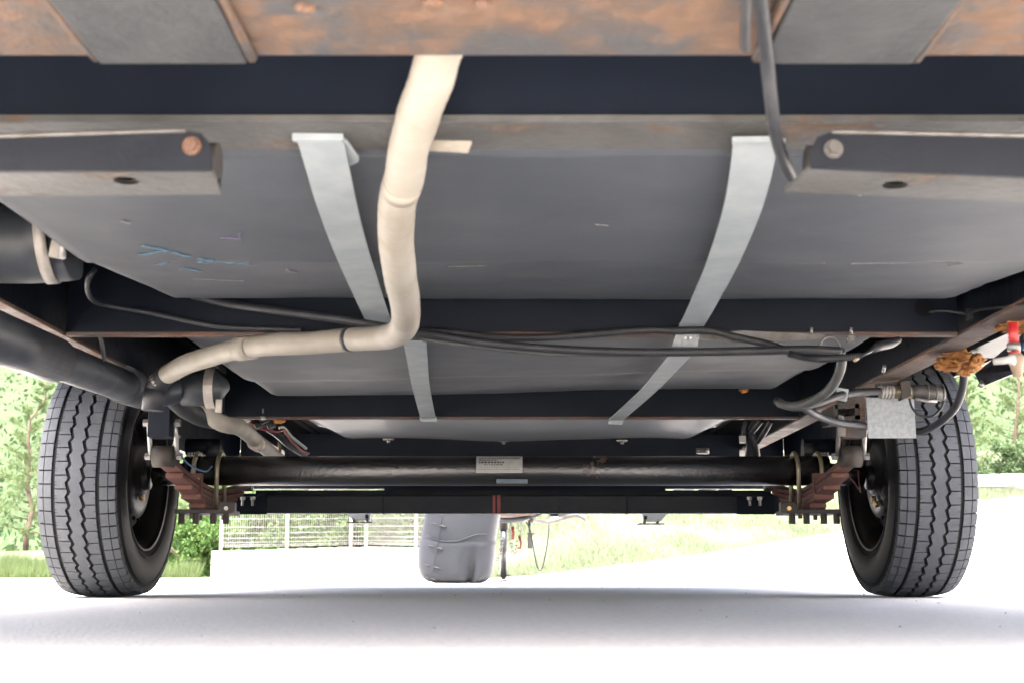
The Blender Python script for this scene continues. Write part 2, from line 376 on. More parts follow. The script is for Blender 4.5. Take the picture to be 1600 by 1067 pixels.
def tank_sheet(name, x0, x1, y0, y1, zf, m, top=.653, nx=48, ny=24, clipf=None, lbl=None):
    """bottom skin with relief zf(x,y) + side walls"""
    mb = MB(); vs_ = []
    for i in range(nx+1):
        for j in range(ny+1):
            u = i/nx; v = j/ny
            xx = x0+(x1-x0)*u; yy = y0+(y1-y0)*v
            if clipf: xx, yy = clipf(xx, yy)
            vs_.append((xx, yy, zf(xx, yy)))
    fs_ = [(i*(ny+1)+j, i*(ny+1)+j+1, (i+1)*(ny+1)+j+1, (i+1)*(ny+1)+j) for i in range(nx) for j in range(ny)]
    mb.add(vs_, fs_, True)
    ring = [i*(ny+1) for i in range(nx+1)] + [nx*(ny+1)+j for j in range(1, ny+1)] + [i*(ny+1)+ny for i in range(nx-1, -1, -1)] + [j for j in range(ny-1, 0, -1)]
    b = [Vector(vs_[k]) for k in ring]; N_ = len(b)
    mb.add(b+[Vector((p.x, p.y, top)) for p in b], [(i, (i+1)%N_, N_+(i+1)%N_, N_+i) for i in range(N_)], False)
    return part(mb, name, m, label=lbl)
def t1z(x, y):
    z = .505 + .046*max(0, y-1.78)/.48 + .006*smooth(1.765, 1.785, y)   # long crease, then a rising panel
    ex = min(x+.648, .82-x)
    z += .05*(1-smooth(0, .035, ex)) + .05*(1-smooth(0, .02, y-1.262)) + .02*(1-smooth(0, .025, 2.262-y))
    z += .004*noise.noise(Vector((x*3, y*3, 0)))+.0015*noise.noise(Vector((x*11, y*11, 5)))
    return z
def t1clip(x, y):
    # chamfered far corners
    f = max(0, (y-2.05)/.215)
    if x > .70: x = x - f*.05*(x-.70)/.12
    return x, y
tank1 = tank_sheet('holding_tank', -.648, .82, 1.262, 2.262, t1z, M['tank'], clipf=t1clip, nx=110, ny=90, lbl='large dark grey plastic holding tank nearest the rear')
def t2z(x, y):
    z = .530 + .02*smooth(-.5, .75, x)*smooth(2.6, 3.4, y) + .012*smooth(3.02, 3.12, y+.1*x)
    ex = min(x+.69, .755-x)
    z += .05*(1-smooth(0, .04, ex)) + .04*(1-smooth(0, .02, y-2.36)) + .03*(1-smooth(0, .03, 3.47-y))
    z += .005*noise.noise(Vector((x*3.2, y*3, 4)))+.001*noise.noise(Vector((x*12, y*12, 7)))
    return z
def t2clip(x, y):
    f = max(0, (3.0-y)/.64)
    return x, y
tank2 = tank_sheet('holding_tank', -.69, .755, 2.36, 3.47, t2z, M['tank'], nx=90, ny=60, lbl='second grey plastic tank, just behind the axle')
def t3z(x, y):
    return .512 + .03*(y-3.7) - .006*math.cos(x*7) + .05*(1-smooth(0, .12, min(x+.70, .74-x))) + .003*noise.noise(Vector((x*4, y*4, 2)))
tank3 = tank_sheet('water_tank', -.70, .74, 3.66, 4.585, t3z, M['tank2'], nx=60, ny=24, lbl='paler grey tank above the axle')
# chalk and stencil marks on the first tank
def mark(pts, w_, m, host, nm='chalk_mark', zf=t1z):
    mb = MB()
    for a, b in zip(pts, pts[1:]):
        A = PZ(a[0], a[1], .505); B = PZ(b[0], b[1], .505)
        A.z = zf(A.x, A.y)-.0016; B.z = zf(B.x, B.y)-.0016
        d = (B-A); 
        if d.length < 1e-4: continue
        nrm = Vector((-d.y, d.x, 0)).normalized()*w_/2
        mb.prism([A-nrm, B-nrm, B+nrm, A+nrm], (0, 0, .001))
    return part(mb, nm, m, host)
for pts in ([(222,384),(240,388),(258,391)], [(218,400),(240,396),(262,392)], [(270,395),(285,400),(297,402)], [(245,423),(262,415)], [(310,404),(322,408),(335,408)], [(305,416),(320,411)], [(328,419),(350,416),(368,414)], [(355,421),(375,421),(390,419)], [(283,430),(300,434),(312,440)]):
    mark(pts, .0085, M['chalk'], tank1)
mark([(345,371),(375,372)], .003, M['chalk2'], tank1); mark([(374,362),(375,377)], .003, M['chalk2'], tank1)
mark([(383,422),(398,424)], .003, M['scuff'], tank1); mark([(448,433),(462,440)], .006, M['scuff'], tank1)
mark([(190,345),(202,349)], .006, M['scuff'], tank1, 'scuff')
for a_, b_ in (((1250,417),(1290,414)), ((1330,412),(1420,415)), ((1440,416),(1500,411)), ((1482,426),(1505,420)), ((300,460),(380,464)), ((930,350),(950,352)), ((1330,300),(1345,303)), ((700,430),(760,429))):
    mark([a_, b_], random.uniform(.0012,.0028), M['scuff'], tank1, 'scuff')

# galvanised straps slung under the tanks
def strap(pts, w_, nm='tank_strap'):
    """pts: (px,py,Y) centre line"""
    ps = [(PZ(*p) if p[2] < 1 else P(*p)) for p in pts]; ps, _ = spline(ps, [0]*len(ps), 6)
    mb = MB(); vs_ = []
    for i, p in enumerate(ps):
        t = ps[min(i+1, len(ps)-1)]-ps[max(i-1, 0)]; sx = Vector((-t.y, t.x, 0)).normalized()*(-w_/2)
        sx = Vector((w_/2, 0, 0))
        for dz in (0, -.0022):
            vs_ += [p-sx+Vector((0,0,dz)), p+sx+Vector((0,0,dz))]
    fs_ = []
    for i in range(len(ps)-1):
        a, b = i*4, (i+1)*4
        fs_ += [(a, a+1, b+1, b), (a+2, b+2, b+3, a+3), (a, b, b+2, a+2), (a+1, a+3, b+3, b+1)]
    fs_ += [(0, 2, 3, 1), (len(ps)*4-4, len(ps)*4-3, len(ps)*4-1, len(ps)*4-2)]
    mb.add(vs_, fs_); return part(mb, nm, M['galv'])
s1 = strap([(500,214,.4965),(512,262,.490),(528,325,.487),(549,392,.490),(571,450,.502),(592,503,2.295)], .046)
s2 = strap([(1180,220,.4965),(1173,270,.490),(1157,335,.487),(1128,412,.491),(1098,475,.504),(1078,513,2.295)], .045)
# folded-over upper ends
q = P(500,213,1.203); part(MB().cbox(q+Vector((-.002,0,-.002)), .05, .007, .007, (0,0,.03)), 'folded_end', M['galv'], s1)
qa = P(500,240,1.245)
mb = MB(); mb.prism([P(528,212,1.20), P(543,222,1.22), P(561,247,1.262), P(560,254,1.275), P(543,262,1.30), P(530,250,1.27)], (0,0,.002)); part(mb, 'bent_tab', M['galv'], s1)
q = P(1183,218,1.203); part(MB().cbox(q+Vector((0,0,-.001)), .049, .006, .006, (0,0,-.05)), 'folded_end', M['galv'], s2)
q = P(1213,232,1.24); part(MB().cbox(q, .008, .05, .004), 'bent_tab', M['galv'], s2)
# clip under second cross member at the right strap
mb = MB().prism([P(1062,504,2.29), P(1096,506,2.29), P(1090,541,2.29), P(1050,541,2.29)], (0,.003,0)); cl = part(mb, 'strap_clip', M['zinc'])
for (x, y) in ((1071, 528), (1079, 528)): part(MB().tube([P(x,y,2.288), P(x,y,2.282)], .003, 8), 'screw', M['bolt'], cl)
s3 = strap([(648,532,2.32),(652,562,2.62),(658,605,3.08),(669,652,3.60)], .043)
s4 = strap([(1062,555,2.40),(1040,580,2.70),(1010,612,3.15),(962,655,3.60)], .042)
part(MB().prism([P(655,650,3.605), P(682,650,3.605), P(683,658,3.605), P(657,658,3.605)], (0,.003,0)), 'strap_clip', M['galv'])
part(MB().prism([P(952,654,3.605), P(975,654,3.605), P(972,663,3.605), P(950,662,3.605)], (0,.003,0)), 'strap_clip', M['galv'])

# retracted rear stabiliser legs (channels), one each side
def stab(s):
    ps = MB()
    if s < 0:
        A = P(-230, 218, 1.10); top = lambda x: P(x, 0, 1)
    y0, y1 = 1.075, 1.150
    # rear face points (px at Y=y0)
    if s < 0: out = [(-420,224),(0,215),(296,206),(314,209),(326,222),(331,240),(331,266),(0,268),(-420,271)]; hx, hy = 197, 287; bx, by = 300, 229; far = [(346,293),(0,306),(-420,312)]
    else: out = [(2020,224),(1600,214),(1296,208),(1278,214),(1268,230),(1268,262),(1600,277),(2020,296)]; hx, hy = 1398, 288; bx, by = 1302, 234; far = [(1253,288),(1600,308),(2020,330)]
    poly = [P(x, y, y0) for x, y in out]
    fc = part(MB().prism(poly, (0, .005, 0)), 'stabiliser_leg', M['bar'], label=('left' if s < 0 else 'right')+' retracted stabiliser leg with a rusty pivot bolt')
    # bottom face as a ring around the hole
    if s < 0: a = P(331,266,y0); b = P(-420,271,y0); c = P(-420,312,y1); d = P(346,293,y1)
    else: a = P(1268,262,y0); b = P(2020,296,y0); c = P(2020,330,y1); d = P(1253,288,y1)
    # hole: build quad ring
    zc_ = (a.z+d.z)/2
    hc = PZ(hx, hy, a.z-.003); hr = .0115
    ring = [hc+Vector((hr*math.cos(k*math.pi/8), hr*math.sin(k*math.pi/8), 0)) for k in range(16)]
    xl, xr = min(a.x, b.x), max(a.x, b.x)
    ya, yd = a.y+.0052, d.y
    def zat(x): 
        t = (x-a.x)/(b.x-a.x); return a.z+(b.z-a.z)*t
    sq = []
    hx0, hx1 = hc.x-.03, hc.x+.03
    for k in range(16):
        th = k*math.pi/8; cx, cy = math.cos(th), math.sin(th); m_ = max(abs(cx), abs(cy))
        sq.append(Vector((hc.x+.03*cx/m_, hc.y + ((yd-hc.y) if cy > 0 else (hc.y-ya))*cy/m_, 0)))
    mb = MB()
    for dz in (0, .004):
        for r_ in ring: r_.z = zat(r_.x)+dz
        for r_ in sq: r_.z = zat(r_.x)+dz
        mb.add(ring+sq, [(k, (k+1)%16, 16+(k+1)%16, 16+k) for k in range(16)])
    for u0, u1 in ((xl, hx0), (hx1, xr)):
        e0 = (a.x-d.x)*(1 if s > 0 and u0 == xl else 0); e1 = (d.x-a.x)*(1 if s < 0 and u1 == xr else 0)
        mb.add([(u0, ya, zat(u0)), (u1, ya, zat(u1)), (u1+e1, yd, zat(u1)), (u0+e0, yd, zat(u0)), (u0, ya, zat(u0)+.004), (u1, ya, zat(u1)+.004), (u1+e1, yd, zat(u1)+.004), (u0+e0, yd, zat(u0)+.004)],
               [(0,3,2,1),(4,5,6,7),(0,1,5,4),(1,2,6,5),(2,3,7,6),(3,0,4,7)])
    part(mb, 'bottom_face', M['flange_gray'], fc)
    # front flange (far side)
    ff = [p+Vector((d.x-a.x, yd-ya, 0)) for p in poly]
    part(MB().prism(ff, (0, .004, 0)), 'front_face', M['black_paint'], fc)
    p = P(bx, by, y0)
    part(MB().tube([p+Vector((0,.0,0)), p+Vector((0,-.007,0))], .0058, 6, smooth=False).tube([p, p+Vector((0,-.002,0))], .0085, 16), 'pivot_bolt', M['rustbolt'] if s < 0 else M['steel'], fc)
    part(MB().tube([p+Vector((0,.005,0)), p+Vector((0,yd-ya,0))], .007, 8), 'pivot_pin', M['steel'], fc)
    if s > 0:
        e = P(1260, 256, 1.125); part(MB().tube([e, e+Vector((.03,0,0))], .017, 18, cap=True), 'end_roller', M['bracket'], fc)
    else:
        e = P(342, 252, 1.125); part(MB().tube([e, e+Vector((-.03,0,0))], .017, 18, cap=True), 'end_roller', M['bracket'], fc)
    # thin bright top edge
    tp = [P(*(q+(y0-.002,))) for q in (((-420,222),(0,213),(290,204)) if s < 0 else ((2020,222),(1600,212),(1300,206)))]
    part(MB().tube(tp, .0022, 6), 'top_edge', M['steel'], fc)
stab(-1); stab(1)

# thin rubber bead above the flange of the first cross member
part(MB().box(-1.2, 1.2, 1.1665, 1.1715, ZB-.001, ZB+.006), 'edge_strip', M['flange_gray'])

# ---- axle
Zax = .352
ax = part(MB().tube([(-.93,3.62,Zax), (.90,3.62,Zax)], .042, 32), 'axle_tube', M['axle'], label='black axle tube carrying two paper labels')
part(MB().tube([(-1.02,3.62,.335), (-.93,3.62,.345)], .03, 20), 'spindle', M['axle'], ax)
part(MB().tube([(.90,3.62,.345), (1.0,3.62,.335)], .03, 20), 'spindle', M['axle'], ax)
def wrap(x0, x1, a0, a1, r, nm, m, par, c=(3.62, Zax), nx=1, na=8):
    """curved patch on the axle tube; angle measured from facing the rear(0) upward(+)"""
    mb = MB(); vs_ = []
    for rr in (r, r-.0005):
        for i in range(na+1):
            a = R(a0+(a1-a0)*i/na)
            for x in (x0, x1): vs_.append((x, c[0]-rr*math.cos(a), c[1]+rr*math.sin(a)))
    k = 2*(na+1)
    fs_ = [(2*i, 2*i+1, 2*i+3, 2*i+2) for i in range(na)]+[(k+2*i, k+2*i+2, k+2*i+3, k+2*i+1) for i in range(na)]+[(2*i,2*i+2,k+2*i+2,k+2*i) for i in range(na)]+[(2*i+1,k+2*i+1,k+2*i+3,2*i+3) for i in range(na)]
    mb.add(vs_, fs_, False); return part(mb, nm, m, par)
lx0, lx1 = (745-800)/545, (816-800)/545
lab = wrap(lx0, lx1, -12, 72, .0426, 'paper_label', M['sticker'], ax)
def inks(x0, x1, a0, a1, dash):
    mb = MB(); x = x0
    while x < x1:
        w_ = random.uniform(.5, 1.5)*dash
        x2 = min(x+w_, x1)
        vs_ = []
        for a in (a0, a1):
            for xx in (x, x2): vs_.append((xx, 3.62-.0434*math.cos(R(a)), Zax+.0434*math.sin(R(a))))
        mb.add(vs_, [(0,1,3,2)]); x = x2+dash*.45
    part(mb, 'print_line', M['ink'], ax)
inks(lx0+.008, lx1-.008, 46, 51, .005); inks(lx0+.008, lx0+.06, 37, 42, .005)
inks(lx0+.008, lx0+.078, 25, 33, .005); inks(lx0+.022, lx0+.076, 17, 21, .006); inks(lx0+.004, lx1-.006, 1, 2.5, .002); inks(lx0+.004, lx1-.006, 9, 10, .002)
lab2 = wrap((776-800)/545, (824-800)/545, -62, -38, .0426, 'faded_label', M['sticker2'], ax)
wrap((778-800)/545, (822-800)/545, -44, -41, .0431, 'print_line', M['bluewire'], ax)

# low square cross bar ahead of the axle with two red paint marks
Yb = 4.05
bl, br = P(372,775,Yb).x, P(1232,775,Yb).x
zt, zb = P(800,773,Yb).z, P(800,801,Yb).z
cb = part(MB().box(bl, br, Yb, Yb+.06, zb, zt), 'cross_bar', M['bar'], bevel=.004, label='dark square cross bar with two red paint marks')
for a, b in ((770, 774), (777, 782)):
    part(MB().box(P(a,785,Yb).x, P(b,785,Yb).x, Yb-.0012, Yb+.05, zb-.0012, zt), 'paint_mark', M['redmark'], cb)
part(MB().box(bl+.04, br-.04, Yb+.075, Yb+.09, zt-.01, zt+.02), 'top_strip', M['black_paint'], cb)
for px in (599, 980):
    x = P(px, 785, Yb).x; part(MB().box(x-.003, x+.003, Yb-.0015, Yb+.061, zb-.0015, zt+.001), 'joint_band', M['black_paint'], cb)
for s, px in ((-1, 388), (1, 1180)):
    x = P(px, 785, Yb).x
    bk = part(MB().box(x-.05*1.2, x+.05*1.2, Yb-.004, Yb-.0005, zb-.004, zt+.004).box(x-.06, x+.06, Yb-.03, Yb-.0045, zt-.006, zt+.004), 'end_bracket', M['black_paint'], cb)
    for d in (-9, 7):
        xx = P(px+d, 775, Yb-.02).x; zz = zt-.006
        part(MB().tube([(xx, Yb-.018, zz), (xx, Yb-.018, zz-.028)], .0045, 8).tube([(xx, Yb-.018, zz), (xx, Yb-.018, zz-.010)], .0085, 6, smooth=False), 'bolt', M['bolt'], bk)
# lower belly box ahead of the axle
bb = part(MB().box(P(600,765,4.7).x, P(1040,765,4.7).x, 4.7, 5.6, P(800,773,4.7).z, .56), 'belly_box', M['black_paint'])
for px, py in ((607,685),(787,687),(972,687)):
    p = P(px, py, 4.59); part(MB().tube([p, p+Vector((0,0,-.006))], [.022,.018], 12).tube([p, p+Vector((0,0,-.014))], .007, 6), 'cap_screw', M['bolt'])

part(MB().box(-1.2, 1.2, 5.60, 5.63, .425, .654), 'front_skirt', M['black_paint'])
for s in (-1, 1): part(MB().box(*sorted((s*1.251, s*1.262)), 3.10, 4.14, .612, .80), 'fender_skirt', M['bar'])
for s in (-1, 1): part(MB().box(*sorted((s*1.20, s*1.215)), 4.11, 5.59, .50, .654), 'dark_wall_panel', M['black_paint']); part(MB().box(*sorted((s*1.20, s*1.2195)), .97, 3.13, .597, .654), 'dark_wall_panel', M['bar'])  # dark panels added to hide the bright inner faces of the white walls
# ---- springs, shackles, U-bolts (one set each side)
def suspension(s):
    X = s*.85 + XO
    sp = empty('leaf_spring'); sp.parent = T; sp.location = Vector((X, 3.62, .3))-world_of(T)
    W = .045
    def yz(t):      # main leaf centre line, t -1..1 from rear eye to front eye
        y = 3.62+t*.47; z = .300+.046*abs(t)**1.6
        return y, z
    for k, ext in enumerate((1.0, .80, .60, .42, .27)):
        mb = MB(); vs_ = []; n = 20
        for i in range(n+1):
            t = -ext+2*ext*i/n; y, z = yz(t); z -= k*.0125+.002*(k > 0)
            for dx in (-W/2, W/2):
                for dz in (0, -.0115): vs_.append((X+dx, y, z+dz))
        fs_ = []
        for i in range(n):
            a, b = 4*i, 4*i+4
            fs_ += [(a, b, b+2, a+2), (a+1, a+3, b+3, b+1), (a, a+1, b+1, b), (a+2, b+2, b+3, a+3)]
        fs_ += [(0, 2, 3, 1), (4*n, 4*n+1, 4*n+3, 4*n+2)]
        mb.add(vs_, fs_, False)
        part(mb, 'leaf', M['rust_spring'], sp, bevel=.001)
    for t in (-1, 1):
        y, z = yz(t)
        part(MB().tube([(X-W/2-.002, y-.012*(-t), z+.004), (X+W/2+.002, y-.012*(-t), z+.004)], .027, 24), 'spring_eye', M['bracket'], sp)
    ye, ze = yz(-1); ye -= .012; ze += .004
    # hanger box under the rail
    hy = ye-.03; hz = P(0, 668, hy).z
    hg = part(MB().box(X-.027, X+.027, hy-.03, hy+.03, hz-.025, ZB-.001), 'spring_hanger', M['black_paint'] if s < 0 else M['rust'], sp, bevel=.002)
    for d in (-1, 1):
        x = X+d*(W/2+.010)
        a = Vector((x, hy, hz+.012)); b = Vector((x, ye, ze))
        part(MB().tube([a, a.lerp(b, .3), a.lerp(b, .7), b], .0065, 10, flat=.9), 'shackle_link', M['bolt'] if (s < 0 or d > 0) else M['steel'], sp)
        for c in (a, b):
            part(MB().tube([c, c+Vector((d*.013,0,0))], .0095, 6, smooth=False), 'bolt', M['bolt'], sp)
    # U-bolts
    for dx in (-.033, .033):
        for k, yy in enumerate((-1,)):
            x = X+dx; pts = [(x, 3.62-.050, .215)]
            pts += [(x, 3.62-.050*math.cos(a), Zax+.050*math.sin(a)) for a in [R(q) for q in range(0, 181, 15)]]
            pts += [(x, 3.62+.050, .215)]
            part(MB().tube(pts, .0062, 10), 'u_bolt', M['gold'], sp)
    pz = .232
    part(MB().box(X-.075, X+.075, 3.62-.075, 3.62+.075, pz-.004, pz+.008), 'tie_plate', M['bracket'], sp, bevel=.002)
    for dx in (-.058, -.018, .03, .066):
        part(MB().tube([(X+dx, 3.56, pz-.004), (X+dx, 3.56, pz-.032)], .0095, 6, smooth=False), 'nut', M['bracket'], sp)
    # bump block between axle and tyre side, small gold-tipped bolt
    q = Vector((X-s*.07, 3.55, pz+.006))
    part(MB().box(q.x-.022, q.x+.022, q.y-.01, q.y+.02, q.z-.008, q.z+.022), 'end_clamp', M['bracket'], sp, bevel=.002)
    part(MB().tube([q+Vector((0,-.01,.004)), q+Vector((0,-.016,.004))], .006, 8), 'bolt', M['brass'] if s > 0 else M['bolt'], sp)
    # centre clamps
    for yy in (3.42,):
        part(MB().box(X-W/2-.004, X+W/2+.004, yy, yy+.02, .262, .33), 'spring_clip', M['rust_spring'], sp)
    # shock absorber, black cylinder lying across above the axle
    x0, x1 = (292, 346) if s < 0 else (1254, 1312)
    A, B = P(x0, 698, 3.80), P(x1, 698, 3.80)
    sh = part(MB().tube([A, B], .026, 24), 'shock_absorber', M['black_paint'], sp)
    part(MB().tube([P(x1-22 if s < 0 else x0, 704, 3.77), P(x1 if s < 0 else x0+22, 704, 3.77)], .022, 20), 'shock_bush', M['rubber'], sh)
    lx = 293 if s < 0 else 1272
    for q in range(5): part(MB().prism([P(lx+q*5, 706, 3.772), P(lx+q*5+3.4, 706, 3.772), P(lx+q*5+3.4, 712, 3.772), P(lx+q*5, 712, 3.772)], (0, .002, 0)), 'printed_letter', M['sticker'], sh)
    return sp
suspension(-1); suspension(1)

# ---- wheels
def tyre(X, s):
    """tread blocks on a carcass; s=+1 right wheel (outer side +X)"""
    wh = empty('wheel'); wh.parent = T; wh.location = Vector((X, 3.62, .33))-world_of(T)
    Mx = Matrix.Translation((X, 3.62, .332))
    Rr = .332; W = .101
    car = MB()
    prof = [(-W*.83, .195), (-W*.93, .205), (-W*1.06, .235), (-W*1.09, .262), (-W*1.05, .290), (-W*.985, .309), (-W*.93, .3215), (-W*.6, .3238), (0, .3245), (W*.6, .3238), (W*.93, .3215), (W*.985, .309), (W*1.05, .290), (W*1.09, .262), (W*1.06, .235), (W*.93, .205), (W*.83, .195)]
    car.lathe(prof, Mx, 120)
    # sidewall rings
    for sgn in (-1, 1):
        for r0 in (.296, .222):
            k = 1.04 if r0 > .25 else 1.03
            car.lathe([(sgn*W*k, r0-.002), (sgn*(W*k+.0025), r0), (sgn*W*k, r0+.002)], Mx, 96)
    part(car, 'carcass', M['sidewall'], wh)
    bl = MB(); NP = 58; dth = 2*math.pi/NP; amp = .0058
    def crown(x): return Rr - .010*(abs(x)/W)**3.2
    def zig(u, ph):
        v = (u+ph) % 1.0
        return amp*(1.6*v-.5 if v < .72 else (1.6*.72-.5)-(v-.72)/.28*1.15)*1.3
    # rib: (xa, xb, zigA, zigB, phase, gap fraction (0 = continuous))
    ribs = [(-W*1.0, -W*.84, 0, 0, .1, .125), (-W*.82, -W*.62, 0, 0, .1, .10),
            (-W*.52, -W*.235, 0, 1, .45, .095), (-W*.145, W*.145, 1, 1, .0, 0), (W*.235, W*.52, 1, 0, .62, .095),
            (W*.62, W*.82, 0, 0, .3, .10), (W*.84, W*1.0, 0, 0, .3, .125)]
    for (xa, xb, za, zb_, ph, gap) in ribs:
        nseg = 6
        for p in range(NP):
            ucoords = [p+ph+(gap/2)+(1-gap)*k/nseg for k in range(nseg+1)]
            top = []; bot = []
            for u in ucoords:
                a = u*dth
                A = xa+(zig(u, .0) if za else 0); B = xb+(zig(u, .5) if zb_ else 0)
                if za and zb_: B = xb+zig(u, .0)*1.0
                if za and not zb_: A = xa+zig(u, .5 if xa < 0 else .0)
                if zb_ and not za: B = xb+zig(u, .0)
                for (x, lst, rr) in ((A, top, crown(A)), (B, top, crown(B)), (A, bot, .3195), (B, bot, .3195)):
                    if lst is bot and abs(x) > W*.95: rr = .300; x = math.copysign(W*.995, x)
                    lst.append(Mx @ Vector((x, rr*math.cos(a), rr*math.sin(a))))
            n = nseg+1; vs_ = top+bot; fs_ = []
            for k in range(nseg):
                a, b = 2*k, 2*k+2; c, d = 2*n+a, 2*n+b
                fs_ += [(a, a+1, b+1, b), (a, b, d, c), (a+1, c+1, d+1, b+1)]
            fs_ += [(0, 2*n, 2*n+1, 1), (2*nseg, 2*nseg+1, 2*n+2*nseg+1, 2*n+2*nseg)]
            bl.add(vs_, fs_, False)
    part(bl, 'tread', M['tread'], wh)
    # little notches (half sipes) as dark slivers in the two inner ribs
    sp_ = MB()
    for side in (-1, 1):
        for p in range(NP):
            for off, x0, x1 in ((.95, .43, .53), (.15, .43, .53)) if side < 0 else ((.12, .43, .53),):
                a = (p+off)*dth
                vs_ = [Mx @ Vector((side*W*x, (crown(side*W*x)+.0004)*math.cos(a+da), (crown(side*W*x)+.0004)*math.sin(a+da))) for x, da in ((x0, 0), (x1, -.0025), (x1, .0025))]
                sp_.add(vs_, [(0,1,2)])
    tp = part(sp_, 'sipe', M['groove'], wh)
    # rim: barrel and dish seen from the inner side
    io = -s
    rm = MB().lathe([(io*.098, .200), (io*.100, .206), (io*.094, .207), (io*.085, .196), (io*.070, .185), (io*.030, .178), (-io*.02, .172), (-io*.05, .168), (-io*.075, .19), (-io*.098, .205), (-io*.095, .199), (-io*.070, .178), (-io*.045, .160), (-io*.04, .10), (-io*.05, .05), (-io*.05, .001)], Mx, 64)
    part(rm, 'rim', M['rim'], wh)
    dr = MB().lathe([(io*.088, .001), (io*.086, .045), (io*.074, .06), (io*.078, .085), (io*.070, .112), (io*.052, .130), (io*.048, .140), (io*.035, .146), (-io*.02, .148)], Mx, 56)
    part(dr, 'brake_drum', M['drum'], wh)
    hb = MB().lathe([(io*.086, .036), (io*.10, .034), (io*.102, .001)], Mx, 24); part(hb, 'hub_flange', M['drum'], wh)
    for (a, r_) in ((-1.75, .062), (-2.05, .085)) if s > 0 else ((-1.2, .06),):
        c = Vector((X+io*.080, 3.62-math.cos(a)*r_*-1*0+math.sin(a)*0, .332+math.sin(a)*r_)); c.y = 3.62-r_*math.cos(a)*s*-.9
        part(MB().tube([c, c+Vector((io*.012, 0, 0))], .009, 8), 'adjuster_bolt', M['brass'], wh)
    for k in range(5):
        a = .3+k*.35; r_ = .115
        c = Vector((X+io*.066, 3.62-r_*math.cos(a), .332+r_*math.sin(a)*-1))
        part(MB().tube([c, c+Vector((io*.004, 0, 0))], .008, 10), 'drum_slot', M['groove'], wh)
    return wh
tyre(-1.131, -1); tyre(1.109, 1)

# ---- waste pipes at the left
def pip(pts, wpx, m, nm, sub=6, n=20, parent=None, r=None, label=None):
    ps = [P(*p) for p in pts]
    return part(MB().tube(ps, r if r else wpx, n, sub=sub), nm, m, parent, label)
wp = pip([(-330,368,1.28),(0,533,1.99),(60,552,2.16),(180,597,2.62),(222,612,2.82)], 0, M['abs'], 'waste_pipe', r=.034, sub=5, label='thick black waste pipe running beneath the left rail')
pa, pb = P(-60,505,1.84), P(84,562,2.22); part(MB().tube([pa, pb], .0405, 28), 'pipe_coupling', M['abs'], wp)
pip([(215,607,2.80),(240,612,2.88),(270,608,2.93)], 0, M['abs'], 'elbow_pipe', r=[.040,.037,.036], parent=wp)
pip([(190,599,2.68),(222,610,2.84)], 0, M['abs'], 'elbow_hub', r=.041, sub=1, parent=wp, n=28)
# valve spout on the second tank with a steel band
part(MB().tube([P(262,606,2.95), P(335,606,2.96), P(350,600,2.98)], [.040,.045,.02], 24), 'tank_spout', M['abs'])
bnd = []
for k in range(13):
    a = R(-100+200*k/12); c = P(332, 606, 2.96)
    bnd.append(c+Vector((0, -.050*math.cos(a), -.050*math.sin(a)*1)))
mb = MB()
for A, B in zip(bnd, bnd[1:]): mb.add([A+Vector((-.011,0,0)), A+Vector((.011,0,0)), B+Vector((.011,0,0)), B+Vector((-.011,0,0))], [(0,1,2,3)], True)
part(mb, 'hose_clamp', M['stainless'])
p = P(342, 634, 2.93); part(MB().cbox(p, .014, .01, .03), 'clamp_tail', M['stainless'])
# big outlet of the first tank, lateral, with worm-drive clamp
oc = P(60, 384, 1.80)
ot = part(MB().tube([Vector((-.652,1.80,oc.z+.012)), Vector((-.66,1.80,oc.z+.010)), Vector((-.70,1.79,oc.z)), Vector((-1.1,1.75,oc.z-.006))], [.064,.063,.058,.056], 32), 'outlet_pipe', M['abs'], label='short wide black outlet pipe with a steel hose clamp')
part(MB().tube([Vector((-.76,1.785,oc.z)), Vector((-.81,1.78,oc.z))], [.062,.062], 32), 'pipe_collar', M['abs'], ot)
part(MB().tube([Vector((-.668,1.795,oc.z+.008)), Vector((-.684,1.793,oc.z+.006))], .0648, 32), 'hose_clamp', M['stainless'], ot)
cp = P(92, 385, 1.725); part(MB().cbox(cp, .020, .010, .034, (0,.15,0)), 'clamp_screw_housing', M['stainless'], ot)
part(MB().tube([cp+Vector((.007,-.004,.02)), cp+Vector((.007,-.004,-.018))], .0055, 8), 'clamp_screw', M['bolt'], ot)
# valve pull rod under the pipe
part(MB().tube([P(30,566,2.1), P(50,570,2.2), P(80,582,2.35)], .0045, 8).tube([P(28,564,2.08), P(38,568,2.12)], .009, 10), 'valve_handle', M['steel'])

# ---- cream hose: the long flexible drain hose in front
hp = [(700,30,1.00),(690,70,1.035),(676,120,1.08),(656,178,1.14),(641,225,1.20),(630,275,1.26),(621,320,1.32),(619,370,1.40),(624,420,1.50),(631,462,1.62),(634,495,1.76),(622,520,1.94),(598,526,2.08),(560,531,2.17),(500,534,2.22),(440,537,2.26),(390,542,2.34),(340,553,2.44),(295,568,2.54),(262,584,2.62),(246,596,2.66)]
wd = [74,74,72,70,66,62,56,52,50,52,50,46,38,34,33,32,32,31,30,28,27]
rr = []
ps = []
for (x, y, Y), w_ in zip(hp, wd):
    p = P(x, y, Y); zc = p.y*math.cos(PITCH)+(p.z-CAM_H)*math.sin(PITCH)
    ps.append(p); rr.append(.0205)
pp, r2 = spline(ps, rr, 10)
r2 = [r*(1+.05*noise.noise(Vector((i*.11, 0, 0)))+.02*noise.noise(Vector((i*.7, 4, 0)))+.006*math.sin(i*1.9)) for i, r in enumerate(r2)]
pp = [p+Vector((noise.noise(Vector((i*.09, 5, 0)))*.0025, 0, noise.noise(Vector((i*.08, 9, 0)))*.0025)) for i, p in enumerate(pp)]
H = MB().tube(pp, r2, 22).build('drain_hose', M['hose']); reloc(H, P(634,495,1.76))
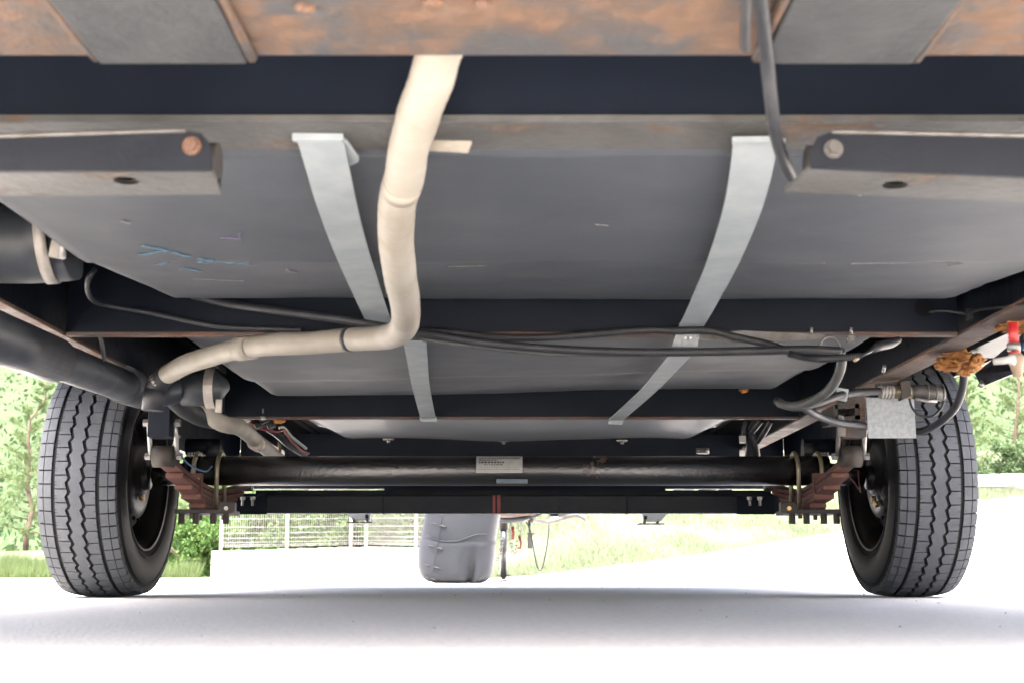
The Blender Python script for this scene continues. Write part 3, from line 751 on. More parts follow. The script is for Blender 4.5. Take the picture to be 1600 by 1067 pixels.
tag(H, 'cream foam-wrapped drain hose hanging in an S-bend in front of the tanks', 'hose')
def hpart(mb, nm, m, label=None):
    o = mb.build(nm, m); o.parent = H; o.data.transform(Matrix.Translation(-H.location))
    if label: o['label'] = label
    return o
def ringmb(i, r, wdt=1, n=24):
    return MB().tube([pp[i], pp[i+wdt]], [r, r], n)
hpart(ringmb(132, .0215, 1), 'cable_tie', M['cable'])
hpart(ringmb(52, r2[52]*1.035, 3), 'sleeve_lip', M['hose'])
hpart(MB().tube([pp[159], pp[163]], .0235, 24), 'wrap_band', M['hose'])
tb = P(676,222,1.19)
hpart(MB().prism([P(664,219,1.2), P(737,221,1.18), P(731,237,1.18), P(664,233,1.2)], (0, .006, 0)), 'wrap_tail', M['hose'])
hpart(MB().tube([P(262,584,2.62), P(250,593,2.65), P(243,606,2.66)], .0225, 20), 'hose_cuff', M['rubber'])
hpart(MB().tube([P(244,603,2.66), P(240,620,2.66), P(238,641,2.66)], .0225, 20), 'hose_end', M['cable'])
# second cream hose above the axle
H2 = MB().tube([P(300,630,3.05), P(345,660,3.12), P(375,668,3.3), P(400,688,3.6), P(425,708,3.95), P(445,725,4.2)], .021, 18, sub=6).build('drain_hose', M['hose']); reloc(H2, P(400,688,3.6))
tag(H2, 'short dusty cream hose passing behind the axle at the left', 'hose')
o = MB().tube([P(398,690,3.56), P(404,694,3.63)], .0225, 18).build('hose_joint', M['hose']); o.parent = H2; o.data.transform(Matrix.Translation(-H2.location))
H3 = MB().tube([P(262,612,2.9), P(285,634,3.0), P(315,650,3.08), P(342,655,3.15)], [.02,.024,.025,.025], 18, sub=6).build('rubber_hose', M['rubber']); reloc(H3, P(300,645,3.0))
tag(H3, 'fat black rubber hose joining the short cream hose near the left spring', 'hose')

# ---- cables and small hoses (each loose cable is a thing of its own)
def cable(pts, r, m, nm, label, cat='cable', n=8, sub=8, group=None):
    ps = [P(*p) for p in pts]
    o = MB().tube(ps, r, n, sub=sub).build(nm, M[m]); reloc(o, ps[len(ps)//2]); tag(o, label, cat, group); return o
cable([(1182,-30,.86),(1190,20,.90),(1198,90,.98),(1204,150,1.02),(1212,210,1.07),(1226,255,1.14),(1243,287,1.19)], .0058, 'cable', 'power_cable', 'thick grey cable hanging down past the right mounting plate', n=12)
o = cable([(1166,-20,.80),(1165,30,.86),(1164,78,.92)], .0036, 'cable', 'power_cable', 'short dark cable end against the rusty bumper beam')
# flat bundle of two cables along the second cross member
cable([(300,462,2.29),(350,474,2.285),(420,484,2.24),(500,495,2.21),(560,504,2.2),(620,514,2.18),(690,525,2.16),(760,536,2.16),(850,544,2.18),(950,549,2.2),(1060,550,2.2),(1180,548,2.2),(1260,546,2.2),(1312,548,2.22)], .0075, 'cable', 'wire_conduit', 'long black conduit sagging across beneath the second cross member')
cable([(640,516,2.27),(700,519,2.27),(780,527,2.27),(860,527,2.27),(940,521,2.27),(1010,516,2.27),(1060,517,2.26),(1110,517,2.25),(1150,527,2.24),(1200,538,2.24),(1255,556,2.24),(1300,560,2.25)], .007, 'rubber', 'wire_conduit', 'black conduit bowing along the lower edge of the second cross member')
cable([(660,530,2.2),(760,543,2.22),(850,552,2.24),(930,553,2.24),(1000,553,2.24)], .0045, 'grey_hose', 'thin_cable', 'thin grey cable beneath the long black conduit')
cable([(150,420,2.0),(138,436,2.0),(137,455,2.1),(146,470,2.2),(170,478,2.26),(230,488,2.27),(300,503,2.27),(350,511,2.27),(420,514,2.27),(470,516,2.27)], .0045, 'cable', 'thin_cable', 'thin black cable looping from the tank corner at the left')
cable([(156,523,2.33),(160,540,2.36),(163,562,2.42)], .004, 'grey_hose', 'thin_cable', 'short grey cable dropping to the waste pipe')
# right-hand hoses
cable([(1312,548,2.25),(1315,565,2.28),(1308,590,2.32),(1292,612,2.4),(1265,628,2.5),(1238,634,2.6),(1218,630,2.66)], .0092, 'grey_hose', 'gas_hose', 'grey rubber hose curving down from the second cross member', 'hose', 12)
cable([(1214,626,2.68),(1240,636,2.62),(1275,630,2.64),(1310,618,2.7),(1340,613,2.78),(1380,611,2.84)], .0085, 'rubber', 'gas_hose', 'black gas hose leading to the brass quick connector', 'hose', 12)
cable([(1252,634,2.66),(1275,648,2.72),(1310,660,2.9),(1345,664,2.99),(1390,672,3.0),(1432,674,2.97),(1462,664,2.86),(1490,640,2.76),(1503,610,2.7),(1507,578,2.66)], .0085, 'cable', 'gas_hose', 'grey hose looping round the zinc plate up to the orange foam', 'hose', 12)
cable([(1420,617,2.84),(1425,636,2.84),(1437,648,2.84),(1455,650,2.84),(1470,638,2.84),(1476,620,2.84),(1474,606,2.85),(1466,603,2.86)], .0028, 'rubber', 'tether_cord', 'thin black tether looped around the quick connector', 'cord')
# corrugated loom at the right
rip = [P(*p) for p in ((1232,552,2.1),(1255,558,2.1),(1280,560,2.1),(1310,559,2.12),(1345,556,2.14))]
ip, _ = spline(rip, [0]*5, 26)
LO = MB().tube(ip, [.0052+.0014*(i % 2) for i in range(len(ip))], 10, smooth=False).build('corrugated_loom', M['cable']); reloc(LO, ip[50]); tag(LO, 'short corrugated black loom in front of the second tank at the right', 'cable')
for k, (pts, m) in enumerate(((((1345,556,2.14),(1357,550,2.16),(1370,542,2.2)), 'cable'), (((1335,563,2.13),(1345,556,2.14)), 'ivory'))):
    o = MB().tube([P(*p) for p in pts], .003, 6).build('wire_tail', M[m]); o.parent = LO; o.data.transform(Matrix.Translation(-LO.location))
cn = MB().tube([P(1362,548,2.18), P(1372,541,2.2), P(1392,536,2.24), P(1404,531,2.28)], [.005,.0085,.009,.006], 12).build('cable_gland', M['cable']); cn.parent = LO; cn.data.transform(Matrix.Translation(-LO.location))
# P-clip holding the cables
pc = part(MB().tube([P(1297,545,2.22)+Vector((.016*math.cos(a), 0, .018*math.sin(a)))*1.2 for a in [R(k) for k in range(-60, 241, 20)]], .003, 6).cbox(P(1330,532,2.29), .018, .008, .01), 'cable_clip', M['steel'])
for px in (1268, 1330):
    part(MB().tube([P(px,522,2.29), P(px,512,2.29)], .0028, 8), 'screw', M['bolt'])
part(MB().tube([P(1331,533,2.29), P(1331,525,2.29)], .006, 6, smooth=False), 'screw', M['bolt'])
# galvanised angle along the cross member right of the strap
part(MB().prism([P(1092,521,2.298), P(1160,517,2.298), P(1290,523,2.298), P(1286,530,2.298), P(1180,537,2.298), P(1092,531,2.298)], (0,-.002,0)), 'patch_plate', M['steel'])
# hole with a wire in the second cross member at the right
gh = P(1444,481,2.303)
part(MB().tube([gh, gh+Vector((0,.0015,0))], .0175, 24), 'grommet_hole', M['groove'])
cable([(1452,487,2.30),(1475,486,2.28),(1500,489,2.27),(1512,491,2.26),(1530,484,2.2),(1570,480,2.1),(1620,472,1.95)], .0028, 'cable', 'thin_cable', 'thin wire leaving the round hole at the right end of the cross member')
part(MB().cbox(P(1514,492,2.26), .012, .01, .02), 'wire_clip', M['cable'])
part(MB().tube([P(1382,572,2.6), P(1380,580,2.62)], .004, 8), 'screw', M['bolt'])
# gas quick connector on its bracket
Yq = 2.84
qc = part(MB().tube([P(1374,612,Yq), P(1396,611,Yq)], .0145, 16), 'gas_connector', M['stainless'], label='grey brass quick-connect gas fitting by the right tyre')
for k in range(4): 
    a = P(1376+k*5, 612, Yq); part(MB().tube([a, a+Vector((.003,0,0))], .0162, 16), 'crimp_ring', M['bolt'], qc)
part(MB().tube([P(1396,612,Yq), P(1410,612,Yq), P(1425,612,Yq)], [.014,.0155,.0155], 14), 'nut_body', M['gold'], qc)
part(MB().tube([P(1424,612,Yq), P(1444,612,Yq), P(1446,613,Yq), P(1470,614,Yq), P(1475,614,Yq)], [.016,.016,.018,.018,.014], 18), 'coupler_sleeve', M['steel'], qc)
for x in (1446, 1459, 1470): part(MB().tube([P(x,613,Yq), P(x+3,613,Yq)], .0195, 18), 'coupler_ring', M['steel'], qc)
part(MB().tube([P(1430,622,Yq-.01), P(1447,626,Yq-.01), P(1464,626,Yq-.01)], .004, 8), 'release_lever', M['bolt'], qc)
part(MB().prism([P(1407,596,Yq-.02), P(1422,594,Yq-.02), P(1424,618,Yq-.02), P(1410,624,Yq-.02)], (0,.03,0)).prism([P(1372,598,Yq-.0), P(1420,594,Yq-.0), P(1420,600,Yq-.0), P(1376,604,Yq-.0)], (0,.03,0)), 'connector_bracket', M['bracket'])
part(MB().cbox(P(1315,616,2.72), .024, .012, .026, (0,.2,0)), 'hose_clip', M['galv'])
# zinc plate
part(MB().prism([P(1353,620,2.92), P(1428,622,2.92), P(1432,684,2.92), P(1357,684,2.92)], (0,.004,0)), 'zinc_plate', M['zinc'], bevel=.001, label='square speckled zinc plate hanging in front of the right tyre')
# open box-section end bracket near the right spring
Yk = 2.95
bxm = MB()
for (a, b, c, d) in (((1305,632),(1342,630),(1342,637),(1305,639)), ((1303,652),(1344,648),(1344,655),(1303,659)), ((1303,632),(1309,632),(1309,658),(1303,658)), ((1336,631),(1344,630),(1344,654),(1336,655))):
    bxm.prism([P(a[0],a[1],Yk), P(b[0],b[1],Yk), P(c[0],c[1],Yk), P(d[0],d[1],Yk)][::-1], (0,.12,0))
part(bxm, 'box_bracket', M['bracket'])
part(MB().tube([P(1314,650,Yk-.01), P(1314,662,Yk-.01)], .0075, 6, smooth=False).cbox(P(1314,668,Yk-.01), .018, .01, .04), 'bracket_bolt', M['steel'])

def lump(c, sx, sy, sz, m, nm, parent=None, seed=0, amp=.35, label=None):
    b = bmesh.new(); bmesh.ops.create_icosphere(b, subdivisions=4, radius=1)
    for v in b.verts:
        n_ = v.co.normalized(); d = 1+amp*noise.noise(n_*1.8+Vector((seed,0,0)))+amp*.5*noise.noise(n_*5+Vector((seed,3,0)))+amp*.2*noise.noise(n_*14+Vector((seed,3,0)))
        v.co = Vector((n_.x*sx*d, n_.y*sy*d, n_.z*sz*d))
    me = bpy.data.meshes.new(nm); b.to_mesh(me); b.free(); me.polygons.foreach_set('use_smooth', [True]*len(me.polygons)); me.materials.append(m)
    o = bpy.data.objects.new(nm, me); C.objects.link(o)
    o.parent = parent or T; o.location = Vector(c)-world_of(parent or T)
    if label: o['label'] = label
    return o
fm = lump(P(1500,564,2.5), .034, .03, .018, M['foam'], 'sealing_foam', seed=1, amp=.9, label='lump of orange expanding foam at the rail edge')
lump(P(1476,570,2.5), .016, .02, .012, M['foam'], 'foam_blob', fm, 4, .6); lump(P(1506,578,2.5), .014, .02, .010, M['foam'], 'foam_blob', fm, 7, .6); lump(P(1524,562,2.48), .016, .02, .012, M['foam'], 'foam_blob', fm, 9, .6)
lump(P(1592,508,2.2), .035, .03, .012, M['foam'], 'foam_blob', fm, 12, .6)
# grey skirt sheet and folded entry step bracket at the right
part(MB().prism([P(1490,560,2.55), P(1620,500,2.2), P(1620,476,2.2), P(1470,560,2.6)], (.25,.05,.012)), 'skirt_sheet', M['bar'])
stp = part(MB().prism([P(1523,584,2.45), P(1533,604,2.45), P(1600,577,2.2), P(1690,545,2.0), P(1690,505,2.0), P(1600,520,2.2)], (.03,.0,.01)), 'entry_step', M['black_paint'], label='folded black entry step at the right edge')
part(MB().tube([P(1541,589,2.44), P(1532,602,2.42), P(1533,604,2.42)], [.006,.005,.003], 8), 'step_latch', M['bolt'], stp)
part(MB().tube([P(1541,589,2.44), P(1556,586,2.44)], .005, 8), 'latch_pin', M['bolt'], stp)
# drain valve with red hose tail at the right edge
Yv = 1.9
dv = part(MB().tube([P(1583,505,Yv), P(1584,538,Yv)], .0075, 14), 'drain_valve', M['red'], label='small ivory tap with a red tail at the right edge')
part(MB().tube([P(1584,536,Yv), P(1584,548,Yv)], .0098, 14).tube([P(1584,540,Yv), P(1584,543,Yv)], .0105, 14), 'valve_clamp', M['bolt'], dv)
part(MB().tube([P(1584,548,Yv), P(1586,553,Yv)], .0085, 12), 'red_collar', M['red'], dv)
part(MB().tube([P(1586,552,Yv), P(1587,560,Yv), P(1589,572,Yv), P(1590,589,Yv)], [.009,.014,.010,.006], 14), 'tap_body', M['ivory'], dv)
part(MB().tube([P(1552,565,Yv-.01), P(1575,562,Yv-.015), P(1584,561,Yv-.015)], [.005,.006,.010], 12), 'tap_lever', M['white_pl'], dv)
bv = part(MB().tube([P(1608,512,Yv), P(1608,530,Yv)], .0075, 14).tube([P(1608,536,Yv), P(1609,546,Yv)], .0098, 14), 'drain_valve', M['blue'], label='blue hose tail beside the red one')

# ---- small clutter above the axle: brake wires, loops
cable([(388,658,3.75),(402,668,3.78),(418,672,3.8),(432,674,3.82),(444,671,3.85)], .0035, 'redwire', 'brake_wire', 'pale red wire hanging above the left of the axle')
cable([(444,672,3.9),(455,688,4.0),(470,702,4.1),(482,708,4.15)], .0040, 'redwire', 'brake_wire', 'red wire running down beside a black conduit')
cable([(436,668,3.9),(444,668,3.92),(456,682,4.0),(478,700,4.15)], .005, 'greenwire', 'brake_wire', 'grey wire beside the red brake wire')
cable([(400,660,3.85),(430,676,3.95),(452,695,4.05),(476,710,4.2)], .011, 'cable', 'wire_conduit', 'black conduit sloping down behind the left of the axle')
for k, (x, y) in enumerate(((384,655),(402,664),(412,656),(422,664))):
    part(MB().tube([P(x,y-4,3.72), P(x+3,y+4,3.72)], random.uniform(.008,.016), 8), 'wire_connector', M['rubber'] if k else M['stainless'])
part(MB().tube([P(411,646,3.615), P(411,638,3.612)], .003, 8).tube([P(411,650,3.615), P(411,655,3.615)], .009, 6), 'screw', M['bolt'])
part(MB().tube([P(437,686,4.1), P(437,708,4.1)], .006, 6), 'threaded_stud', M['gold'])
lump(P(436,657,3.66), .018, .012, .007, M['foam'], 'rust_patch', None, 21, .5)
lump(P(1163,588+22,3.45), .012, .01, .006, M['foam'], 'rust_patch', None, 22, .5)
for i, pts in enumerate((((1168,656,4.0),(1163,675,4.0),(1170,695,4.02),(1168,715,4.05)), ((1190,656,3.95),(1180,668,3.98),(1172,680,4.0),(1176,716,4.05)), ((1205,656,3.9),(1196,672,3.95),(1184,690,4.0)), ((1178,656,4.0),(1172,670,4.0),(1180,690,4.0),(1184,715,4.05)))):
    cable(pts, .0095, 'cable', 'wire_conduit', ['leftmost black conduit rising beside the right rail', 'black conduit crossing the leftmost one beside the right rail', 'short black conduit leaning against the right rail', 'thin middle black conduit beside the right rail'][i])
part(MB().cbox(P(1160,686,3.98), .02, .01, .022).tube([P(1163,697,3.98), P(1163,704,3.98)], .006, 6), 'cable_bracket', M['bolt'])
part(MB().tube([P(1098,708,4.3), P(1098,700,4.3)], .022, 14), 'round_fitting', M['steel'])
# wires at the left brake
cable([(285,714,3.3),(292,722,3.35),(305,731,3.4),(322,736,3.45),(331,728,3.5)], .0022, 'bluewire', 'brake_wire', 'thin blue wire beside the left spring')
cable([(308,715,3.5),(300,735,3.45),(302,746,3.42),(312,748,3.42)], .0030, 'stainless', 'brake_wire', 'short pale wire loop beside the left U-bolt')
cable([(280,681,3.2),(273,690,3.22),(271,704,3.24)], .0035, 'hose', 'brake_wire', 'short cream wire behind the left shackle')
cable([(1324,742,3.42),(1334,752,3.5),(1342,764,3.58)], .0018, 'redwire', 'brake_wire', 'thin red wire entering the right brake drum')
cable([(1341,735,3.5),(1342,750,3.55),(1345,768,3.6)], .0018, 'redwire', 'brake_wire', 'second thin red wire above the brass bolts of the right drum')

# ---- front of the trailer: A-frame, jack, chains
part(MB().prism([(-.86,5.7,.50),(-.80,5.7,.50),(.03,8.9,.50),(-.05,8.9,.50)], (0,0,.12)), 'tongue_rail', M['rust'])
part(MB().prism([(.80,5.7,.50),(.86,5.7,.50),(.05,8.9,.50),(-.029,8.9,.50)], (0,0,.12)), 'tongue_rail', M['rust'])
Yt = 7.6
part(MB().prism([P(690,790,Yt), P(760,790,Yt), P(835,790,Yt), P(835,803,Yt), P(810,805,Yt), P(760,804,Yt), P(735,806,Yt), P(720,804,Yt), P(700,805,Yt)][::-1], (0,.5,0)), 'tongue_tray', M['rust'])
part(MB().box(P(860,800,7.9).x, P(893,800,7.9).x, 7.9, 8.2, P(0,806,7.9).z, P(0,790,7.9).z), 'battery_tray', M['black_paint'])
cable([(735,803,7.5),(745,809,7.5),(775,812,7.6),(810,811,7.7),(832,805,7.8),(845,800,7.8)], .016, 'cover', 'wire_conduit', 'grey tube drooping below the tongue above the jack', 'pipe', 10)
cable([(830,812,7.7),(850,815,7.8),(870,812,7.8),(890,806,7.8),(905,805,7.8),(916,811,7.8)], .014, 'steel', 'tow_cable', 'twisted grey tow cable under the end of the tongue', n=8)
cable([(872,804,7.9),(890,800,7.9),(904,803,7.9),(914,807,7.9)], .016, 'grey_hose', 'tow_cable', 'frayed grey cable sleeve beside the tow cable', n=8)
# tongue jack
Yj = 8.2; xj = P(787, 860, Yj).x
jk = part(MB().tube([(xj, Yj, P(0,827,Yj).z), (xj, Yj, .75)], .028, 18), 'jack_sleeve', M['bracket'])
part(MB().tube([(xj, Yj, .03), (xj, Yj, P(0,827,Yj).z+.02)], .022, 18), 'jack_tube', M['chrome'], jk)
part(MB().tube([(xj, Yj, .014), (xj, Yj, .035)], .016, 12), 'jack_foot_stem', M['steel'], jk)
part(MB().box(xj-.075, xj+.075, Yj-.07, Yj+.07, .002, .012), 'jack_foot', M['steel'], jk, bevel=.002)
zp = P(0,898,Yj).z; part(MB().tube([(xj-.045, Yj-.01, zp), (xj+.045, Yj-.01, zp)], .004, 6), 'jack_pin', M['steel'], jk)
# safety chains
def chain(pts, nm, label, m='bolt', size=.016, wire=.0032):
    ps = [P(*p) for p in pts]; sp_, _ = spline(ps, [0]*len(ps), 14)
    L_ = [0]
    for a, b in zip(sp_, sp_[1:]): L_.append(L_[-1]+(b-a).length)
    mb = MB(); d = 0; k = 0; step = size*1.45
    while d < L_[-1]:
        j = max(i for i in range(len(L_)) if L_[i] <= d); j = min(j, len(sp_)-2)
        c = sp_[j].lerp(sp_[j+1], (d-L_[j])/max(1e-6, L_[j+1]-L_[j])); t = (sp_[j+1]-sp_[j]).normalized()
        a = Vector((0,1,0)) if k % 2 else t.cross(Vector((0,1,0))); a = (a-t*a.dot(t)).normalized()
        lp = [c+t*size*math.cos(q)*1.0+a*size*.6*math.sin(q) for q in [2*math.pi*i/8 for i in range(9)]]
        mb.tube(lp, wire, 5, cap=False); d += step; k += 1
    o = mb.build(nm, M[m]); reloc(o, ps[0]); tag(o, label, 'chain', 'safety chains hanging from the tongue'); return o
chain([(760,814,7.9),(762,835,7.9),(764,855,7.9),(770,872,7.9),(776,875,7.9),(781,866,7.95),(783,855,8.0),(786,840,8.1)], 'safety_chain', 'bright chain hanging in a deep loop between the grey cover and the jack')
chain([(798,816,8.0),(797,832,8.0),(799,850,8.0),(802,866,8.0),(805,862,8.0),(808,848,8.0),(813,838,8.0),(814,822,8.0),(815,812,8.0)], 'safety_chain', 'bright chain knotted just right of the jack')
# red hooks on the chain
hk = MB().tube([P(801,822,7.98), P(802,832,7.98), P(801,842,7.98)], .010, 6).tube([P(811,836,7.98), P(814,848,7.98), P(813,856,7.98), P(809,855,7.98)], .008, 6).build('chain_hook', M['redmark'])
reloc(hk, P(808,840,7.98)); tag(hk, 'faded red hooks among the chain links right of the jack', 'hook')
# connector plug hanging
pg = MB().tube([P(827,812,8.0), P(828,834,8.0)], .008, 8).cbox(P(828,845,8.0), .030, .02, .09).build('connector_plug', M['grey_hose']); reloc(pg, P(828,845,8.0)); tag(pg, 'grey connector plug hanging between the chain and the thin cable loop', 'plug')
o = MB().cbox(P(829,833,8.0), .05, .012, .008).build('plug_latch', M['steel']); o.parent = pg; o.data.transform(Matrix.Translation(-pg.location))
lp = cable([(822,815,7.9),(828,828,7.9),(834,858,7.9),(838,880,7.9),(843,890,7.9),(848,885,7.9),(853,862,7.9),(857,835,7.9),(858,812,7.9)], .0042, 'cable', 'breakaway_cable', 'thin black cable hanging in a narrow loop from the tongue', sub=8)
o = MB().tube([P(842,889,7.9), P(843,897,7.9), P(844,903,7.9), P(840,905,7.9), P(837,900,7.9)], .003, 6, sub=4).tube([P(838,888,7.9), P(848,890,7.9)], .004, 6).build('cable_hook', M['bolt']); o.parent = lp; o.data.transform(Matrix.Translation(-lp.location))
# front stabiliser feet
for cx, cy, Y_, d in ((563, 816, 5.9, -1), (1018, 818, 5.9, 1)):
    c = P(cx, cy, Y_); k = .0033
    fj = part(MB().prism([P(cx-12,cy-4,Y_), P(cx+14,cy-4,Y_), P(cx+14+18*(1 if d>0 else .2),cy-24,Y_), P(cx-12-18*(.2 if d>0 else 1),cy-24,Y_)][::-1], (0,.06,0)), 'front_stabiliser', M['galv'])
    part(MB().box(c.x-.058, c.x+.058, c.y-.03, c.y+.09, c.z-.003, c.z+.003), 'foot_plate', M['bracket'], fj)
    for q in (-.03, .03): part(MB().box(c.x+q-.004, c.x+q+.004, c.y, c.y+.06, c.z, c.z+.02), 'foot_lug', M['bracket'], fj)
    part(MB().tube([P(cx-d*10-2,cy-10,Y_-.02), P(cx-d*10+3,cy-10,Y_-.02)], .010, 6), 'foot_nut', M['black_paint'], fj)
# pale pieces added for the bright background seen between axle and cross bar
for (a, b, y0_, y1_, Y_) in ((480,505,758,768,5.9), (510,525,760,767,5.9), (1050,1085,760,768,5.9), (1090,1120,760,766,5.9), (1120,1145,759,769,5.8)):
    part(MB().prism([P(a,y1_,Y_), P(b,y1_-1,Y_), P(b-3,y0_,Y_), P(a+6,y0_,Y_)], (0,.03,0)), 'bright_gap_bit', random.choice([M['galv'], M['cover'], M['white_pl']]))

# ---------------------------------------------------------------- grey tank cover standing on the paving
def tank_cover():
    Yc = 7.0; sc = (Yc*math.cos(PITCH))/FPX*1.0
    root = empty('tank_cover', (0,0,0))
    # section table: photo y -> left x, right x
    rows = [(911,676,752),(908,664,760),(903,657,765),(895,652,769),(885,650,771),(870,650,773),(855,651,774),(848,652,775),(845,654,775),(842,653,775),(835,655,776),(820,658,778),(805,661,781),(785,664,783),(765,668,784),(745,673,783),(735,682,775),(731,700,750)]
    n = 64; mb = MB(); rings = []
    for (py, xl, xr) in rows:
        A = P(xl, py, Yc); B = P(xr, py, Yc); cx = (A.x+B.x)/2; hw = (B.x-A.x)/2; z = A.z; dp = .19*min(1, hw/.19)
        low = smooth(845, 905, py); ring = []
        for k in range(n):
            a = 2*math.pi*k/n; ca, sa = math.cos(a), math.sin(a)
            e = 3.4
            x = hw*math.copysign(abs(ca)**(2/e), ca); y = dp*math.copysign(abs(sa)**(2/e), sa)
            # valley near the right front, dividing the two lobes
            if sa < 0:
                dxn = (x/hw)-.42; y *= 1-.40*low*math.exp(-(dxn/.13)**2)
                # wavy crease
            zz = z + (.012*math.sin(a*2+.6) if 840 < py < 850 else 0)
            if 841 < py < 846: x *= .985; y *= .975
            ring.append(Vector((cx+x, Yc+.19+y, zz)))
        rings.append(ring)
    vs_ = [p for r in rings for p in r]; m_ = len(rings)
    mb.add(vs_, [(i*n+k, i*n+(k+1)%n, (i+1)*n+(k+1)%n, (i+1)*n+k) for i in range(m_-1) for k in range(n)]+[tuple(range(n))]+[tuple((m_-1)*n+k for k in range(n-1, -1, -1))], True)
    zmin = min(v[2] for v in mb.v); mb.v = [(x, y, z-zmin+.004) for x, y, z in mb.v]
    base = Vector((rings[0][0].x, Yc+.19, 0))
    body = mb.build('cover_body', M['cover']); root.location = base; body.parent = root; body.data.transform(Matrix.Translation(-base))
    def front(px, py):
        p = P(px, py, Yc); best = None
        # interpolate section width
        for r0, r1 in zip(rows, rows[1:]):
            if r1[0] <= py <= r0[0]:
                t = (r0[0]-py)/(r0[0]-r1[0]); xl = r0[1]+(r1[1]-r0[1])*t; xr = r0[2]+(r1[2]-r0[2])*t
                u = max(-.99, min(.99, ((px-xl)/(xr-xl))*2-1)); dp = .19*min(1, (xr-xl)*.5/FPX*Yc/.19)
                y = dp*(1-abs(u)**3.4)**(1/3.4); return Vector((p.x, Yc+.19-y, p.z-zmin+.004))
    seam = [front(x, y) for x, y in ((673,908),(676,893),(680,870),(684,850),(687,830),(690,812),(692,800))]
    o = MB().tube(seam, .0032, 6).build('seam', M['cover']); o.parent = root; o.data.transform(Matrix.Translation(-base))
    for (x, y) in ((685,820),(680,855),(675,885),(672,903)):
        for dx0, dx1, rr_ in ((-11, -2, .007), (2, 13, .0115)):
            q_ = [front(x+dx0+(dx1-dx0)*u_, y+(dx0+(dx1-dx0)*u_)*.28)+Vector((0,.002,0)) for u_ in (0, .15, .5, .85, 1)]
            o = MB().tube(q_, [rr_*.35, rr_*.85, rr_, rr_*.85, rr_*.35], 10, flat=.55).build('grip_slot', M['groove2']); o.parent = root; o.data.transform(Matrix.Translation(-base))
    cr = [front(x, y)+Vector((0,.001,0)) for x, y in ((656,829),(668,836),(684,844),(700,846),(715,845),(730,840),(745,835),(760,835),(771,838))]
    o = MB().tube(cr, .0030, 8, sub=4).build('waist_rib', M['cover']); o.parent = root; o.data.transform(Matrix.Translation(-base))
    tag(root, 'tall grey moulded plastic tank cover standing on the paving ahead of the trailer', 'tank cover')
tank_cover()

# ---------------------------------------------------------------- block wall and mesh fence
wall = empty('block_wall', tuple(P(335,903,30))); tag(wall, 'low white concrete block wall below the mesh fence', 'wall')
fence = empty('mesh_fence', tuple(P(345,858,30.2))); tag(fence, 'white welded mesh fence on top of the low block wall', 'fence')
seg = [(P(335,903,30), P(335,860,30)), (P(562,903,33), P(562,853,33)), (P(730,903,29), P(730,856,29))]
blk_cache = {}
def child(o, par):
    o.parent = par; o.location = o.location-par.location if o.location.length else o.location
for (b0, t0), (b1, t1) in zip(seg, seg[1:]):
    h0, h1 = t0.z-b0.z+.3, t1.z-b1.z+.3
    d = Vector((b1.x-b0.x, b1.y-b0.y, 0)); L_ = d.length; d.normalize(); nb = int(L_/.55); bw = L_/nb
    ang = math.atan2(d.y, d.x); rows_ = 2; hh = (t0.z-b0.z)/rows_
    for r_ in range(-1, rows_):
        for k in range(nb):
            t = (k+.5)/nb; zt0 = b0.z+(b1.z-b0.z)*t; hloc = ((t0.z-b0.z)*(1-t)+(t1.z-b1.z)*t)/rows_
            c = Vector((b0.x, b0.y, 0))+d*(k+.5)*bw; c.z = zt0+(r_+.5)*hloc; c += Vector((-d.y, d.x, 0))*(.09+random.uniform(-.004,.004))
            key = round(bw, 4)
            if key not in blk_cache:
                q = MB().box(-bw/2+.007, bw/2-.007, -.09, .09, -.5, .5).build('block', M['concrete']); blk_cache[key] = q.data; o = q
            else:
                o = bpy.data.objects.new('block', blk_cache[key]); C.objects.link(o)
            o.parent = wall; o.scale = (1, 1, hloc-.014); o.rotation_euler = (0, 0, ang); o.location = c-wall.location
    # fence on this segment
    FH = 1.25
wires = MB(); hw_ = MB()
fp = [P(345,858,30.3), P(448,856,31.6), P(548,853.5,32.9), P(572,853.5,32.9), P(650,855,31.2), P(730,857,29.3)]
for p in fp:
    o = MB().box(p.x-.032, p.x+.032, p.y-.032, p.y+.032, p.z-.05, p.z+1.35).build('fence_post', M['fence']); o.data.transform(Matrix.Translation(-p)); o.location = p-fence.location; o.parent = fence
for a, b in zip(fp, fp[1:]):
    L_ = (b-a).length; nn = int(L_/.062)
    for k in range(1, nn):
        q = a.lerp(b, k/nn); wires.box(q.x-.003, q.x+.003, q.y-.003, q.y+.003, q.z+.05, q.z+1.3)
    for hz in (.06, .10, .16, .26, .38, .52, .72, .98, 1.28):
        wires.tube([a+Vector((0,0,hz)), b+Vector((0,0,hz))], .0055, 4)
wo = wires.build('mesh_wires', M['fence']); wo.data.transform(Matrix.Translation(-fence.location)); wo.parent = fence; wo['kind'] = 'stuff'
# pale boulder / retaining edge seen past the right tyre
rk = lump(P(1570,758,46), 2.6, 1.2, .45, M['rock'], 'boulder', None, 31, .2); rk.parent = None; rk.location = P(1572,760,45.5)
tag(rk, 'pale low boulder at the top of the ramp beyond the right tyre', 'rock')

